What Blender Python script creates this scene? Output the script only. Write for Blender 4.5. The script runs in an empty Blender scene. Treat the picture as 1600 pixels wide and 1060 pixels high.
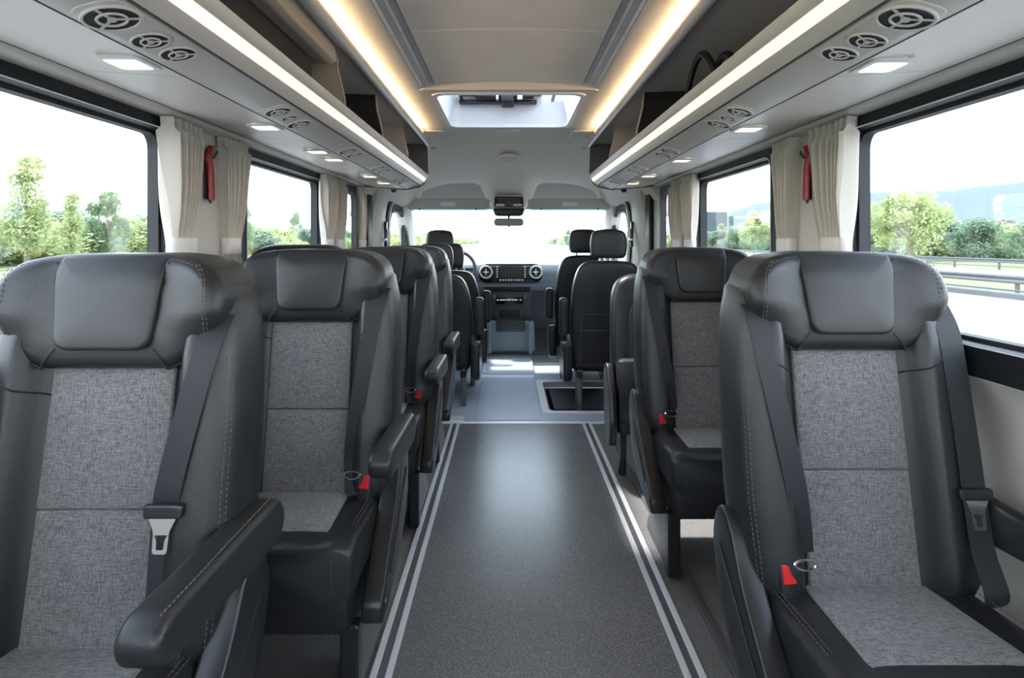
import bpy, bmesh, math, random
from mathutils import Vector, Matrix
random.seed(7)
C = bpy.context.scene.collection
S = bpy.context.scene
PI = math.pi
# ------------------------------------------------------------------ camera, sky, sun, exposure
cam_d = bpy.data.cameras.new('camera'); cam = bpy.data.objects.new('camera', cam_d); C.objects.link(cam)
cam.location = (0, 0, 1.2); cam.rotation_euler = (PI/2, 0, 0)
cam_d.sensor_width = 36; cam_d.lens = 36*900/1600; cam_d.shift_x = 5/1600; cam_d.shift_y = -152/1600
cam_d.clip_start = 0.02; cam_d.clip_end = 6000
S.camera = cam
S.view_settings.view_transform = 'Standard'; S.view_settings.look = 'None'
S.view_settings.gamma = 1; S.view_settings.use_curve_mapping = False
S.view_settings.exposure = 3.55
W = bpy.data.worlds.new('sky'); S.world = W; W.use_nodes = True
nt = W.node_tree; nt.nodes.clear()
o_ = nt.nodes.new('ShaderNodeOutputWorld'); bg = nt.nodes.new('ShaderNodeBackground'); bg.inputs[1].default_value = 1.0
tc = nt.nodes.new('ShaderNodeTexCoord'); sx = nt.nodes.new('ShaderNodeSeparateXYZ'); cr = nt.nodes.new('ShaderNodeValToRGB')
nt.links.new(tc.outputs['Generated'], sx.inputs[0]); nt.links.new(sx.outputs[2], cr.inputs[0])
cr.color_ramp.elements[0].position = 0.0; cr.color_ramp.elements[0].color = (0.66, 0.68, 0.70, 1)
cr.color_ramp.elements[1].position = 0.5; cr.color_ramp.elements[1].color = (0.48, 0.57, 0.70, 1)
e = cr.color_ramp.elements.new(0.12); e.color = (0.62, 0.67, 0.71, 1)
nt.links.new(cr.outputs[0], bg.inputs[0]); nt.links.new(bg.outputs[0], o_.inputs[0])
sun_d = bpy.data.lights.new('sun', 'SUN'); sun_d.energy = 1.0; sun_d.angle = math.radians(4); sun_d.color = (1, .96, .9)
sun = bpy.data.objects.new('sun', sun_d); C.objects.link(sun)
sun.rotation_euler = Vector((0.36, -0.26, -0.90)).to_track_quat('-Z', 'Y').to_euler()

# ------------------------------------------------------------------ materials
def mat(name, col, rough=.6, metal=0, spec=.5, bump=0, bscale=200, var=0, vscale=6, emit=None, est=0, stretch=None, coat=0):
    m = bpy.data.materials.new(name); m.use_nodes = True; n = m.node_tree.nodes; L = m.node_tree.links
    b = n['Principled BSDF']
    b.inputs['Base Color'].default_value = (*col, 1); b.inputs['Roughness'].default_value = rough
    b.inputs['Metallic'].default_value = metal; b.inputs['Specular IOR Level'].default_value = spec
    b.inputs['Coat Weight'].default_value = coat
    if emit: b.inputs['Emission Color'].default_value = (*emit, 1); b.inputs['Emission Strength'].default_value = est
    if bump or var:
        t = n.new('ShaderNodeTexCoord'); mp = n.new('ShaderNodeMapping'); L.new(t.outputs['Object'], mp.inputs[0])
        if stretch: mp.inputs['Scale'].default_value = stretch
    if bump:
        x = n.new('ShaderNodeTexNoise'); x.inputs['Scale'].default_value = bscale; x.inputs['Detail'].default_value = 2
        L.new(mp.outputs[0], x.inputs[0]); bp = n.new('ShaderNodeBump'); bp.inputs['Strength'].default_value = bump
        bp.inputs['Distance'].default_value = .002
        L.new(x.outputs[0], bp.inputs['Height']); L.new(bp.outputs[0], b.inputs['Normal'])
    if var:
        x = n.new('ShaderNodeTexNoise'); x.inputs['Scale'].default_value = vscale; x.inputs['Detail'].default_value = 4
        L.new(mp.outputs[0], x.inputs[0]); r = n.new('ShaderNodeValToRGB')
        r.color_ramp.elements[0].position = .3; r.color_ramp.elements[1].position = .7
        r.color_ramp.elements[0].color = (*[c*(1-var) for c in col], 1); r.color_ramp.elements[1].color = (*[min(1, c*(1+var)) for c in col], 1)
        L.new(x.outputs[0], r.inputs[0]); L.new(r.outputs[0], b.inputs['Base Color'])
    return m

def fabric(name, c0, c1):
    m = bpy.data.materials.new(name); m.use_nodes = True; n = m.node_tree.nodes; L = m.node_tree.links
    b = n['Principled BSDF']; b.inputs['Roughness'].default_value = .9; b.inputs['Specular IOR Level'].default_value = .15
    b.inputs['Sheen Weight'].default_value = .25
    t = n.new('ShaderNodeTexCoord')
    outs = []
    for sc in ((120, 600, 1300), (1300, 600, 120), (1300, 120, 600)):
        mp = n.new('ShaderNodeMapping'); mp.inputs['Scale'].default_value = sc; L.new(t.outputs['Object'], mp.inputs[0])
        x = n.new('ShaderNodeTexNoise'); x.inputs['Scale'].default_value = .45; x.inputs['Detail'].default_value = 2
        L.new(mp.outputs[0], x.inputs[0]); outs.append(x.outputs[0])
    a = n.new('ShaderNodeMath'); a.operation = 'ADD'; L.new(outs[0], a.inputs[0]); L.new(outs[1], a.inputs[1])
    a2 = n.new('ShaderNodeMath'); a2.operation = 'ADD'; L.new(a.outputs[0], a2.inputs[0]); L.new(outs[2], a2.inputs[1])
    r = n.new('ShaderNodeMapRange'); r.inputs[1].default_value = 1.2; r.inputs[2].default_value = 1.8; L.new(a2.outputs[0], r.inputs[0])
    cr_ = n.new('ShaderNodeValToRGB'); cr_.color_ramp.elements[0].color = (*c0, 1); cr_.color_ramp.elements[1].color = (*c1, 1)
    L.new(r.outputs[0], cr_.inputs[0]); L.new(cr_.outputs[0], b.inputs['Base Color'])
    bp = n.new('ShaderNodeBump'); bp.inputs['Strength'].default_value = .5; bp.inputs['Distance'].default_value = .0015
    L.new(a2.outputs[0], bp.inputs['Height']); L.new(bp.outputs[0], b.inputs['Normal'])
    return m

def speckle(name, c0, c1, rough, scale=420, bump=.25):
    m = bpy.data.materials.new(name); m.use_nodes = True; n = m.node_tree.nodes; L = m.node_tree.links
    b = n['Principled BSDF']; b.inputs['Roughness'].default_value = rough
    t = n.new('ShaderNodeTexCoord'); x = n.new('ShaderNodeTexNoise'); x.inputs['Scale'].default_value = scale; x.inputs['Detail'].default_value = 1
    L.new(t.outputs['Object'], x.inputs[0])
    r = n.new('ShaderNodeValToRGB'); r.color_ramp.elements[0].position = .5; r.color_ramp.elements[1].position = .72
    r.color_ramp.elements[0].color = (*c0, 1); r.color_ramp.elements[1].color = (*c1, 1)
    L.new(x.outputs[0], r.inputs[0])
    y = n.new('ShaderNodeTexNoise'); y.inputs['Scale'].default_value = 3; y.inputs['Detail'].default_value = 5; L.new(t.outputs['Object'], y.inputs[0])
    mr = n.new('ShaderNodeMapRange'); mr.inputs[3].default_value = .8; mr.inputs[4].default_value = 1.2; L.new(y.outputs[0], mr.inputs[0])
    mx = n.new('ShaderNodeMix'); mx.data_type = 'RGBA'; mx.blend_type = 'MULTIPLY'; mx.inputs[0].default_value = 1
    L.new(r.outputs[0], mx.inputs[6]); L.new(mr.outputs[0], mx.inputs[7]); L.new(mx.outputs[2], b.inputs['Base Color'])
    bp = n.new('ShaderNodeBump'); bp.inputs['Strength'].default_value = bump; bp.inputs['Distance'].default_value = .001
    L.new(x.outputs[0], bp.inputs['Height']); L.new(bp.outputs[0], b.inputs['Normal'])
    return m

def glass(name, tint, refl):
    m = bpy.data.materials.new(name); m.use_nodes = True; n = m.node_tree.nodes; L = m.node_tree.links
    n.clear(); o = n.new('ShaderNodeOutputMaterial'); t = n.new('ShaderNodeBsdfTransparent'); t.inputs[0].default_value = (*tint, 1)
    g = n.new('ShaderNodeBsdfGlossy'); g.inputs['Roughness'].default_value = .02
    f = n.new('ShaderNodeFresnel'); f.inputs[0].default_value = 1.45; mu = n.new('ShaderNodeMath'); mu.operation = 'MULTIPLY'; mu.inputs[1].default_value = refl
    L.new(f.outputs[0], mu.inputs[0]); mx = n.new('ShaderNodeMixShader'); L.new(mu.outputs[0], mx.inputs[0]); L.new(t.outputs[0], mx.inputs[1]); L.new(g.outputs[0], mx.inputs[2])
    L.new(mx.outputs[0], o.inputs[0]); return m

def leaf_mat(name, c0, c1):
    m = mat(name, c0, .6, var=.0); n = m.node_tree.nodes; L = m.node_tree.links; b = n['Principled BSDF']
    t = n.new('ShaderNodeTexCoord'); x = n.new('ShaderNodeTexNoise'); x.inputs['Scale'].default_value = .9; L.new(t.outputs['Object'], x.inputs[0])
    r = n.new('ShaderNodeValToRGB'); r.color_ramp.elements[0].position = .35; r.color_ramp.elements[1].position = .65
    r.color_ramp.elements[0].color = (*c0, 1); r.color_ramp.elements[1].color = (*c1, 1)
    L.new(x.outputs[0], r.inputs[0]); L.new(r.outputs[0], b.inputs['Base Color'])
    tr = n.new('ShaderNodeBsdfTranslucent'); L.new(r.outputs[0], tr.inputs[0])
    mx = n.new('ShaderNodeMixShader'); mx.inputs[0].default_value = .4
    L.new(b.outputs[0], mx.inputs[1]); L.new(tr.outputs[0], mx.inputs[2]); L.new(mx.outputs[0], n['Material Output'].inputs[0]); return m

M = dict(
 leather=mat('leather', (.0145, .0155, .0175), .40, bump=.25, bscale=450, spec=.5),
 leather2=mat('leather_pad', (.018, .0185, .020), .42, bump=.2, bscale=450),
 piping=mat('grey_piping', (.05, .052, .056), .5),
 plastic=mat('black_plastic', (.015, .0155, .017), .32, bump=.1, bscale=700, spec=.5),
 softblack=mat('soft_black', (.009, .0095, .011), .55),
 belt=mat('belt_webbing', (.014, .016, .020), .6, bump=.3, bscale=600, stretch=(1, 1, .1)),
 thread=mat('pale_thread', (.13, .125, .115), .8),
 seam=mat('seam_dark', (.008, .008, .009), .7),
 fab=fabric('grey_woven_fabric', (.085, .085, .089), (.245, .24, .24)),
 chrome=mat('chrome', (.8, .8, .82), .18, metal=1),
 steel=mat('grey_steel', (.16, .165, .175), .4, metal=.6),
 red=mat('red_plastic', (.62, .015, .02), .35),
 darkred=mat('hammer_red', (.30, .005, .01), .3),
 cream=mat('cream_trim', (.70, .67, .62), .6, bump=.15, bscale=260),
 creamd=mat('wall_plastic', (.56, .535, .495), .5, bump=.12, bscale=300),
 liner=mat('headliner', (.74, .70, .64), .85, bump=.4, bscale=500),
 liner2=mat('ceiling_panel', (.88, .82, .74), .85, bump=.3, bscale=500, var=.03, vscale=5),
 rackgrey=mat('rack_plastic', (.68, .645, .595), .36, bump=.05, bscale=300),
 rackin=mat('rack_lining', (.13, .125, .118), .9, bump=.4, bscale=400),
 rail=mat('rail_grey', (.50, .49, .475), .3, metal=.15),
 groove=mat('groove_grey', (.50, .505, .52), .4),
 rackback=mat('rack_back_lit_tan', (.34, .29, .23), .8, bump=.3, bscale=400),  # lining made lighter and tan, lit look put into the colour
 rackdark=mat('divider_black', (.022, .022, .022), .7),
 tan=mat('tan_panel', (.48, .42, .34), .6),
 led=mat('led_diffuser', (.9, .8, .6), .5, emit=(1, .80, .50), est=.125),
 cove=mat('cove_led', (.9, .8, .6), .5, emit=(1, .74, .44), est=2.9),
 lamp=mat('lamp_lens', (.9, .8, .7), .5, emit=(1, .78, .5), est=.22),
 black=mat('black_frame', (.007, .009, .013), .5, spec=.35),
 rubber=mat('rubber', (.02, .022, .025), .6),
 curtain=mat('curtain_cloth', (.62, .57, .50), .9, bump=.5, bscale=700),
 tie=mat('curtain_tie', (.72, .69, .65), .9, bump=.4, bscale=700),
 floor=speckle('aisle_vinyl', (.125, .124, .128), (.36, .355, .35), .27, 300),
 floor2=speckle('side_floor', (.10, .096, .093), (.36, .35, .34), .6, 300, .5),
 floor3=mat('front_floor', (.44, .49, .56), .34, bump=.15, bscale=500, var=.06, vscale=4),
 alu=mat('aluminium', (.82, .83, .84), .32, metal=.25, bump=.1, bscale=100, stretch=(1, .02, 1)),
 dash=mat('dashboard_grey', (.17, .205, .25), .5, bump=.2, bscale=500),
 dashd=mat('dashboard_dark', (.030, .036, .045), .5, bump=.2, bscale=500),
 gloss=mat('gloss_black', (.006, .007, .009), .12),
 screen=mat('screen', (.02, .024, .03), .1),
 icons=mat('icon_white', (.5, .5, .5), .5, emit=(.9, .95, 1), est=.03),
 mirror=mat('mirror_glass', (.30, .32, .30), .03, metal=1),
 white=mat('white_plastic', (.75, .75, .76), .4),
 shaft=mat('hatch_white', (.86, .87, .89), .5),
 visor=mat('visor_fabric', (.50, .495, .48), .8),
 glass=glass('window_glass', (.97, .98, .985), .35),
 glassf=glass('windscreen_glass', (.95, .985, .99), .3),
 hatchglass=glass('hatch_glass', (.97, .98, 1), .4),
 band=glass('shade_band', (.35, .80, .92), .2),
 asphalt=mat('asphalt', (.17, .168, .165), .9, var=.06, vscale=.4),
 grass=mat('grass', (.105, .125, .05), .95, var=.25, vscale=.25),
 kerb=mat('concrete', (.075, .082, .087), .8),
 galv=mat('galvanised', (.075, .085, .09), .6),
 hill=mat('hill', (.078, .104, .122), .95, var=.04, vscale=.01),  # distance haze put into the base colour as blue
 hill2=mat('hill_near', (.082, .112, .115), .95, var=.12, vscale=.02),  # nearer slope, haze tint also in its colour
 bark=mat('bark', (.20, .17, .13), .9),
 leafA=leaf_mat('leaf_yellow_green', (.25, .33, .12), (.52, .56, .27)),
 leafB=leaf_mat('leaf_green', (.14, .24, .13), (.33, .42, .24)),
 leafC=leaf_mat('leaf_deep', (.12, .20, .14), (.26, .34, .24)),
 housew=mat('house_white', (.12, .11, .108), .8), housep=mat('house_pink', (.11, .085, .078), .8), roofr=mat('roof_red', (.10, .065, .055), .8),
 towerg=mat('tower_glass', (.04, .062, .078), .4), towerf=mat('tower_frame', (.06, .075, .088), .5),
)

# ------------------------------------------------------------------ mesh helpers
def link(name, verts, faces, m, parent=None, smooth=None, mats=None, fm=None):
    me = bpy.data.meshes.new(name); me.from_pydata([tuple(v) for v in verts], [], faces); me.validate()
    bm = bmesh.new(); bm.from_mesh(me); bmesh.ops.recalc_face_normals(bm, faces=bm.faces); bm.to_mesh(me); bm.free()
    me.materials.append(m)
    if smooth is not None:
        for p in me.polygons: p.use_smooth = True
        me.set_sharp_from_angle(angle=math.radians(smooth))
    o = bpy.data.objects.new(name, me); C.objects.link(o); o.parent = parent
    return o

class MB:
    def __init__(s): s.v = []; s.f = []
    def add(s, v, f):
        k = len(s.v); s.v += [Vector(p) for p in v]; s.f += [tuple(i+k for i in q) for q in f]; return s
    def box(s, x0, x1, y0, y1, z0, z1, r=0, seg=2):
        if r:
            bm = bmesh.new(); bmesh.ops.create_cube(bm, size=1)
            for v in bm.verts: v.co = Vector((x0+(x1-x0)*(v.co.x+.5), y0+(y1-y0)*(v.co.y+.5), z0+(z1-z0)*(v.co.z+.5)))
            bmesh.ops.bevel(bm, geom=bm.edges[:], offset=r, segments=seg, profile=.5, affect='EDGES', clamp_overlap=True)
            bm.verts.index_update(); s.add([v.co.copy() for v in bm.verts], [[v.index for v in f.verts] for f in bm.faces]); bm.free(); return s
        v = [(x, y, z) for z in (z0, z1) for y in (y0, y1) for x in (x0, x1)]
        return s.add(v, [(0, 2, 3, 1), (4, 5, 7, 6), (0, 1, 5, 4), (2, 6, 7, 3), (0, 4, 6, 2), (1, 3, 7, 5)])
    def loft(s, rings, cap=True, closed=True):
        n = len(rings[0]); k = len(s.v)
        for r in rings: s.v += [Vector(p) for p in r]
        for i in range(len(rings)-1):
            for j in range(n if closed else n-1):
                a = k+i*n+j; b = k+i*n+(j+1) % n
                s.f.append((a, b, b+n, a+n))
        if cap and closed:
            s.f.append(tuple(k+j for j in range(n))); s.f.append(tuple(k+(len(rings)-1)*n+j for j in range(n)))
        return s
    def tube(s, pts, r, n=8, cap=True):
        pts = [Vector(p) for p in pts]; rings = []
        for i, p in enumerate(pts):
            d = (pts[min(i+1, len(pts)-1)]-pts[max(i-1, 0)]).normalized()
            u = d.orthogonal() if i == 0 else (pu - d*pu.dot(d))
            u.normalize(); pu = u; w = d.cross(u); rr = r[i] if isinstance(r, (list, tuple)) else r
            rings.append([p+(u*math.cos(2*PI*j/n)+w*math.sin(2*PI*j/n))*rr for j in range(n)])
        return s.loft(rings, cap)
    def ribbon(s, pts, wd, th=.002, nrm=Vector((0, -1, 0))):
        pts = [Vector(p) for p in pts]; rings = []
        for i, p in enumerate(pts):
            d = (pts[min(i+1, len(pts)-1)]-pts[max(i-1, 0)]).normalized()
            u = d.cross(nrm).normalized(); w = u.cross(d).normalized()
            rings.append([p-u*wd/2-w*th/2, p+u*wd/2-w*th/2, p+u*wd/2+w*th/2, p-u*wd/2+w*th/2])
        return s.loft(rings)
    def torus(s, R, r, z=0, n=28, m=8, ry=None):
        rings = []
        for i in range(n):
            a = 2*PI*i/n
            rings.append([((R+r*math.cos(b))*math.cos(a), (R+r*math.cos(b))*math.sin(a), z+r*math.sin(b)) for b in [2*PI*j/m for j in range(m)]])
        k = len(s.v)
        for q in rings: s.v += [Vector(p) for p in q]
        for i in range(n):
            for j in range(m):
                a = k+i*m+j; b = k+i*m+(j+1) % m; c = k+((i+1) % n)*m+(j+1) % m; d = k+((i+1) % n)*m+j
                s.f.append((a, b, c, d))
        return s
    def disc(s, R, z0, z1, n=28):
        return s.loft([[(R*math.cos(2*PI*i/n), R*math.sin(2*PI*i/n), z) for i in range(n)] for z in (z0, z1)])
    def ring_plate(s, out, inn, f, t0, t1):
        n = len(out)
        rings = [[f(p, t0) for p in out], [f(p, t1) for p in out], [f(p, t1) for p in inn], [f(p, t0) for p in inn]]
        rings.append(rings[0]); return s.loft(rings, cap=False)
    def pad(s, outline, c0, c1, r, f, dome=0, both=False, nr=4):
        sg = 1 if c1 > c0 else -1
        n = len(outline); P = [Vector(p) for p in outline]
        area = sum(P[i].x*P[(i+1) % n].y-P[(i+1) % n].x*P[i].y for i in range(n)); o = 1 if area > 0 else -1
        N = []
        for i in range(n):
            d = (P[(i+1) % n]-P[i-1]).normalized(); N.append(Vector((-d.y, d.x))*o)
        cen = sum(P, Vector((0, 0)))/n
        def ins(q): return [P[i]+N[i]*q for i in range(n)]
        rings = []
        def side(cc, sgn, rev):
            rr = []
            for k in range(nr+1):
                a = k/nr*PI/2
                rr.append([f(p, cc-sgn*r+sgn*r*math.sin(a)) for p in ins(r*(1-math.cos(a)))])
            b = ins(r)
            for q in (.75, .5, .25, .02):
                rr.append([f(cen+(p-cen)*q, cc+sgn*dome*(1-q*q)) for p in b])
            return rr[::-1] if rev else rr
        if both: rings += side(c0, -sg, True)
        else: rings += [[f(p, c0) for p in P]]
        rings += side(c1, sg, False)
        return s.loft(rings)
    def xf(s, fn): s.v = [Vector(fn(p)) for p in s.v]; return s
    def build(s, name, m, parent=None, smooth=35): return link(name, s.v, s.f, m, parent, smooth)

def rpoly(pts, r=.02, n=5, step=.03):
    out = []; N = len(pts)
    for i in range(N):
        p = Vector(pts[i][:2]); a = Vector(pts[i-1][:2]); b = Vector(pts[(i+1) % N][:2])
        q = pts[i][2] if len(pts[i]) > 2 else r
        q1 = min(q, (a-p).length*.49); q2 = min(q, (b-p).length*.49)
        s = p+(a-p).normalized()*q1; e = p+(b-p).normalized()*q2
        for k in range(n+1):
            t = k/n; out.append(s*(1-t)**2+p*2*t*(1-t)+e*t*t)
    res = []
    for i in range(len(out)):
        a = out[i]; b = out[(i+1) % len(out)]; L_ = (b-a).length
        if L_ < 1e-5: continue
        res.append(a)
        k = int(L_/step)
        for j in range(1, k+1): res.append(a.lerp(b, j/(k+1)))
    return res

def rr(a0, a1, b0, b1, r, n=6, m=6):
    """rounded rectangle with a fixed number of points"""
    r = max(r, 1e-4); out = []
    cs = [(a1-r, b0+r, -PI/2), (a1-r, b1-r, 0), (a0+r, b1-r, PI/2), (a0+r, b0+r, PI)]
    for k, (x, y, s0) in enumerate(cs):
        for i in range(n+1):
            a = s0+PI/2*i/n; out.append(Vector((x+r*math.cos(a), y+r*math.sin(a))))
        nx, ny, ns = cs[(k+1) % 4]; e = Vector((nx+r*math.cos(ns), ny+r*math.sin(ns))); st = out[-1]
        for i in range(1, m): out.append(st.lerp(e, i/m))
    return out

def tag(o, label=None, cat=None, group=None, kind=None):
    if label: o['label'] = label
    if cat: o['category'] = cat
    if group: o['group'] = group
    if kind: o['kind'] = kind
    return o
def empty(name, loc=(0, 0, 0), label=None, cat=None, group=None, kind=None, mtx=None):
    o = bpy.data.objects.new(name, None); C.objects.link(o); o.empty_display_size = .05; o.location = loc
    if mtx is not None: o.matrix_world = mtx
    return tag(o, label, cat, group, kind)
def kids(o): return [c for c in o.children]
def copy_tree(o, parent=None):
    c = o.copy(); C.objects.link(c); c.parent = parent
    for ch in kids(o): copy_tree(ch, c)
    return c
def inst(name, src, parent, loc=(0, 0, 0), scale=None, rot=None):
    o = bpy.data.objects.new(name, src.data); C.objects.link(o); o.parent = parent; o.location = loc
    if scale: o.scale = scale
    if rot: o.rotation_euler = rot
    return o
XZ = lambda y0=0: (lambda p, t: (p.x, t, p.y))       # outline in x,z ; depth y
YZ = lambda p, t: (t, p.x, p.y)                       # outline in y,z ; depth x
XY = lambda p, t: (p.x, p.y, t)
xz = lambda p, t: (p.x, t, p.y)
H = 1.2
sm = lambda a, b, x: (lambda t: t*t*(3-2*t))(max(0, min(1, (x-a)/(b-a))))

# ------------------------------------------------------------------ outside: ground, road, hills
def struct(o): o['kind'] = 'structure'; return o
struct(MB().box(-9, 16.6, -60, 900, -.75, -.7).build('road', M['asphalt']))
struct(MB().box(24.5, 33, -60, 900, -.74, -.695).build('road', M['asphalt']))
struct(MB().box(-400, 500, -200, 1500, -.85, -.76).build('ground', M['grass']))
struct(MB().box(16.6, 17.1, -60, 700, -.75, -.52).build('kerb', M['kerb']))
struct(MB().box(-9.4, -9, -60, 700, -.75, -.60).build('kerb', M['kerb']))
def hillmesh(name, pts, m, depth):
    b = MB(); rings = []
    for (x, y, z) in pts:
        d = Vector((x, y, 0)).normalized()
        rings.append([(x+d.x*q*depth, y+d.y*q*depth, -1+(z+1)*h) for q, h in ((-1, 0), (-.7, .25), (-.4, .62), (-.15, .93), (0, 1), (.5, .3), (.9, 0))])
    b.loft(rings, cap=False, closed=False); return struct(b.build(name, m, smooth=80))
def dirpt(px, ytop, dist):
    k = (px-795)/900; L_ = math.hypot(k, 1); y = dist/L_; return (k*y, y, H+(378-ytop)/900*y)
hp = [(1000, 372), (1080, 352), (1120, 338), (1180, 318), (1240, 309), (1300, 306), (1350, 302), (1420, 296), (1480, 298), (1530, 290), (1600, 283), (1700, 268), (1900, 262), (2300, 300)]
hillmesh('hill', [dirpt(a, b, 2400) for a, b in hp], M['hill'], 500)
hillmesh('hill', [dirpt(a, b, 1100) for a, b in [(1040, 377), (1150, 370), (1300, 360), (1420, 352), (1520, 350), (1620, 348), (1900, 345), (2300, 352)]], M['hill2'], 300)
hillmesh('hill', [dirpt(a, b, 2600) for a, b in [(-700, 352), (-300, 350), (0, 356), (150, 360), (240, 364), (400, 366), (560, 368), (700, 371), (900, 372), (1010, 370)]], M['hill'], 400)

# trees
def crown_mesh(name, seed, R, Hh, n, lf, blobs, shape):
    rnd = random.Random(seed); V = []; F = []
    cs = []
    for i in range(blobs):
        a = rnd.uniform(0, 2*PI); h = rnd.random(); rad = R*shape(h)*rnd.uniform(.2, .85)
        cs.append((Vector((rad*math.cos(a), rad*math.sin(a), h*Hh)), R*rnd.uniform(.2, .42)))
    for i in range(n):
        c, r = cs[rnd.randrange(blobs)]
        d = Vector((rnd.gauss(0, 1), rnd.gauss(0, 1), rnd.gauss(0, .8))).normalized()
        p = c+d*r*rnd.uniform(.55, 1.05)
        u = Vector((rnd.gauss(0, 1), rnd.gauss(0, 1), rnd.gauss(0, 1))).normalized(); w = u.orthogonal().normalized(); s = lf*rnd.uniform(.6, 1.3)
        k = len(V); V += [p-u*s, p+w*s*.45, p+u*s, p-w*s*.45]; F.append((k, k+1, k+2, k+3))
    me = bpy.data.meshes.new(name); me.from_pydata([tuple(v) for v in V], [], F); return me, cs
def make_tree(seed, Ht, R, m, n=5200, lf=.16, trunk=.3, blobs=34, airy=False):
    sh = (lambda h: .35+1.0*math.sin(PI*min(1, h*.9+.12))**.7*.75) if not airy else (lambda h: .9-.75*h)
    me, cs = crown_mesh('crown', seed, R, Ht*(1-trunk), n, lf, blobs, sh)
    root = empty('tree'); me.materials.append(m); c = bpy.data.objects.new('crown', me); C.objects.link(c); c.parent = root; c.location = (0, 0, Ht*trunk); c['kind'] = 'stuff'
    b = MB(); b.tube([(0, 0, 0), (.05, 0, Ht*trunk), (-.05, .05, Ht*.75)], [Ht*.028, Ht*.02, Ht*.006])
    rnd = random.Random(seed)
    for q, r in cs[::3]:
        z0 = rnd.uniform(.7, 1.2)*Ht*trunk; b.tube([(0, 0, z0), (q.x*.5, q.y*.5, (z0+q.z+Ht*trunk)/2), (q.x, q.y, q.z+Ht*trunk)], [Ht*.009, Ht*.006, Ht*.002], 5)
    b.build('trunk', M['bark'], root)
    return root
T = {}
T['round'] = make_tree(1, 6.5, 3.2, M['leafA'], n=6500, lf=.19, blobs=40)
T['dense'] = make_tree(2, 6.4, 2.2, M['leafB'], n=6500, lf=.17, trunk=.12)
T['airy'] = make_tree(3, 8, 2.6, M['leafA'], n=4200, lf=.18, trunk=.22, blobs=46, airy=True)
T['bush'] = make_tree(4, 3.2, 2.6, M['leafA'], n=4200, lf=.17, trunk=.05, blobs=26)
T['dark'] = make_tree(5, 3.6, 2.6, M['leafC'], n=4200, lf=.17, trunk=.05, blobs=26)
used = set()
def plant(kind, px, ytop, X=None, D=None, label='', w=1, group=None, base=-.76):
    k = (px-795)/900
    y = D if D else X/k
    x = k*y; top = H+(378-ytop)/900*y; Ht = top-base
    src = T[kind]; first = kind not in used; used.add(kind)
    o = src if first else copy_tree(src)
    bh = {'round': 6.5, 'dense': 6.4, 'airy': 8, 'bush': 3.2, 'dark': 3.6}[kind]
    s = Ht/bh; o.location = (x, y, base); o.scale = (s*w, s*w, s); o.rotation_euler = (0, 0, random.uniform(0, 6))
    tag(o, label, 'tree' if kind not in ('bush', 'dark') else 'bush', group); o.name = 'tree' if kind not in ('bush', 'dark') else 'bush'
    return o
plant('airy', 42, 250, X=-34, label='tall wispy yellow-green tree seen through the near driver-side window', w=1.0)
plant('airy', 112, 305, X=-36, label='shorter wispy tree beside the dense tree outside the near driver-side window', w=.8)
plant('dense', 168, 306, X=-38, label='dense green tree near the pillar outside the near driver-side window', w=.85)
plant('dense', 374, 320, X=-42, label='round-topped green tree outside second driver-side window, near its rear curtain', w=.75)
plant('dense', 462, 335, X=-46, label='narrow green tree outside second driver-side window near its front frame', w=.6)
plant('round', 1424, 306, X=42, label='spreading yellow-green tree beyond the guardrail outside the near passenger-side window', w=1.15)
plant('round', 1182, 334, X=48, label='light green tree outside the second passenger-side window', w=1.0)
plant('airy', 1214, 322, X=50, label='thin tall tree beside the curtain outside second passenger-side window', w=.9)
plant('dense', 1128, 352, X=62, label='small dark tree in front of the glass office block', w=.9)
plant('dense', 888, 360, X=30, label='lone dark tree by the road ahead, seen through the windscreen', w=.8)
GL = 'light bushes along the verge outside the driver-side windows'; GD = 'deep green bushes beyond the guardrail on the passenger side'
for i, (px, yt) in enumerate([(-60, 352), (8, 346), (62, 350), (95, 340), (130, 352), (190, 350), (222, 345), (262, 350), (300, 352), (345, 360), (352, 350), (398, 356), (410, 364), (428, 360), (444, 364), (480, 362), (500, 362), (520, 362), (535, 364), (550, 366)]):
    plant('bush' if i % 3 else 'dark', px, yt, X=-40-6*random.random(), label='bush in the long green hedgerow outside the driver-side windows', w=1.3, group=GL)
for i, (px, yt) in enumerate([(1046, 368), (1075, 366), (1104, 366), (1122, 364), (1143, 366), (1158, 360), (1172, 354), (1197, 360), (1216, 356), (1240, 358), (1262, 356), (1290, 356), (1330, 354), (1352, 352), (1378, 360), (1392, 356), (1450, 354), (1472, 350), (1502, 356), (1532, 352), (1560, 360), (1590, 356), (1625, 350), (1680, 352), (1740, 350)]):
    plant('dark' if i % 4 else 'bush', px, yt, X=52+8*random.random(), label='bush in the deep green hedgerow beyond the passenger-side guardrail', w=1.3, group=GD)
for i, (px, yt) in enumerate([(862, 374), (872, 373), (884, 371), (893, 371), (902, 370), (914, 369), (925, 368), (936, 368), (948, 367), (962, 366), (982, 366), (1004, 366)]):
    plant('dark' if i % 2 else 'bush', px, yt, X=34+4*random.random(), label='bush in the roadside row ahead on the guardrail side', w=1.6, group='bushes ahead beyond the windscreen, guardrail side')
for i, (px, yt) in enumerate([(640, 366), (652, 368), (668, 366), (684, 369), (698, 369), (712, 372), (724, 373), (735, 374), (745, 375), (620, 366), (600, 362), (575, 364)]):
    plant('bush', px, yt, X=-38-4*random.random(), label='bush in the roadside row ahead on the driver side', w=1.6, group='bushes ahead beyond the windscreen, driver side')

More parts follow.
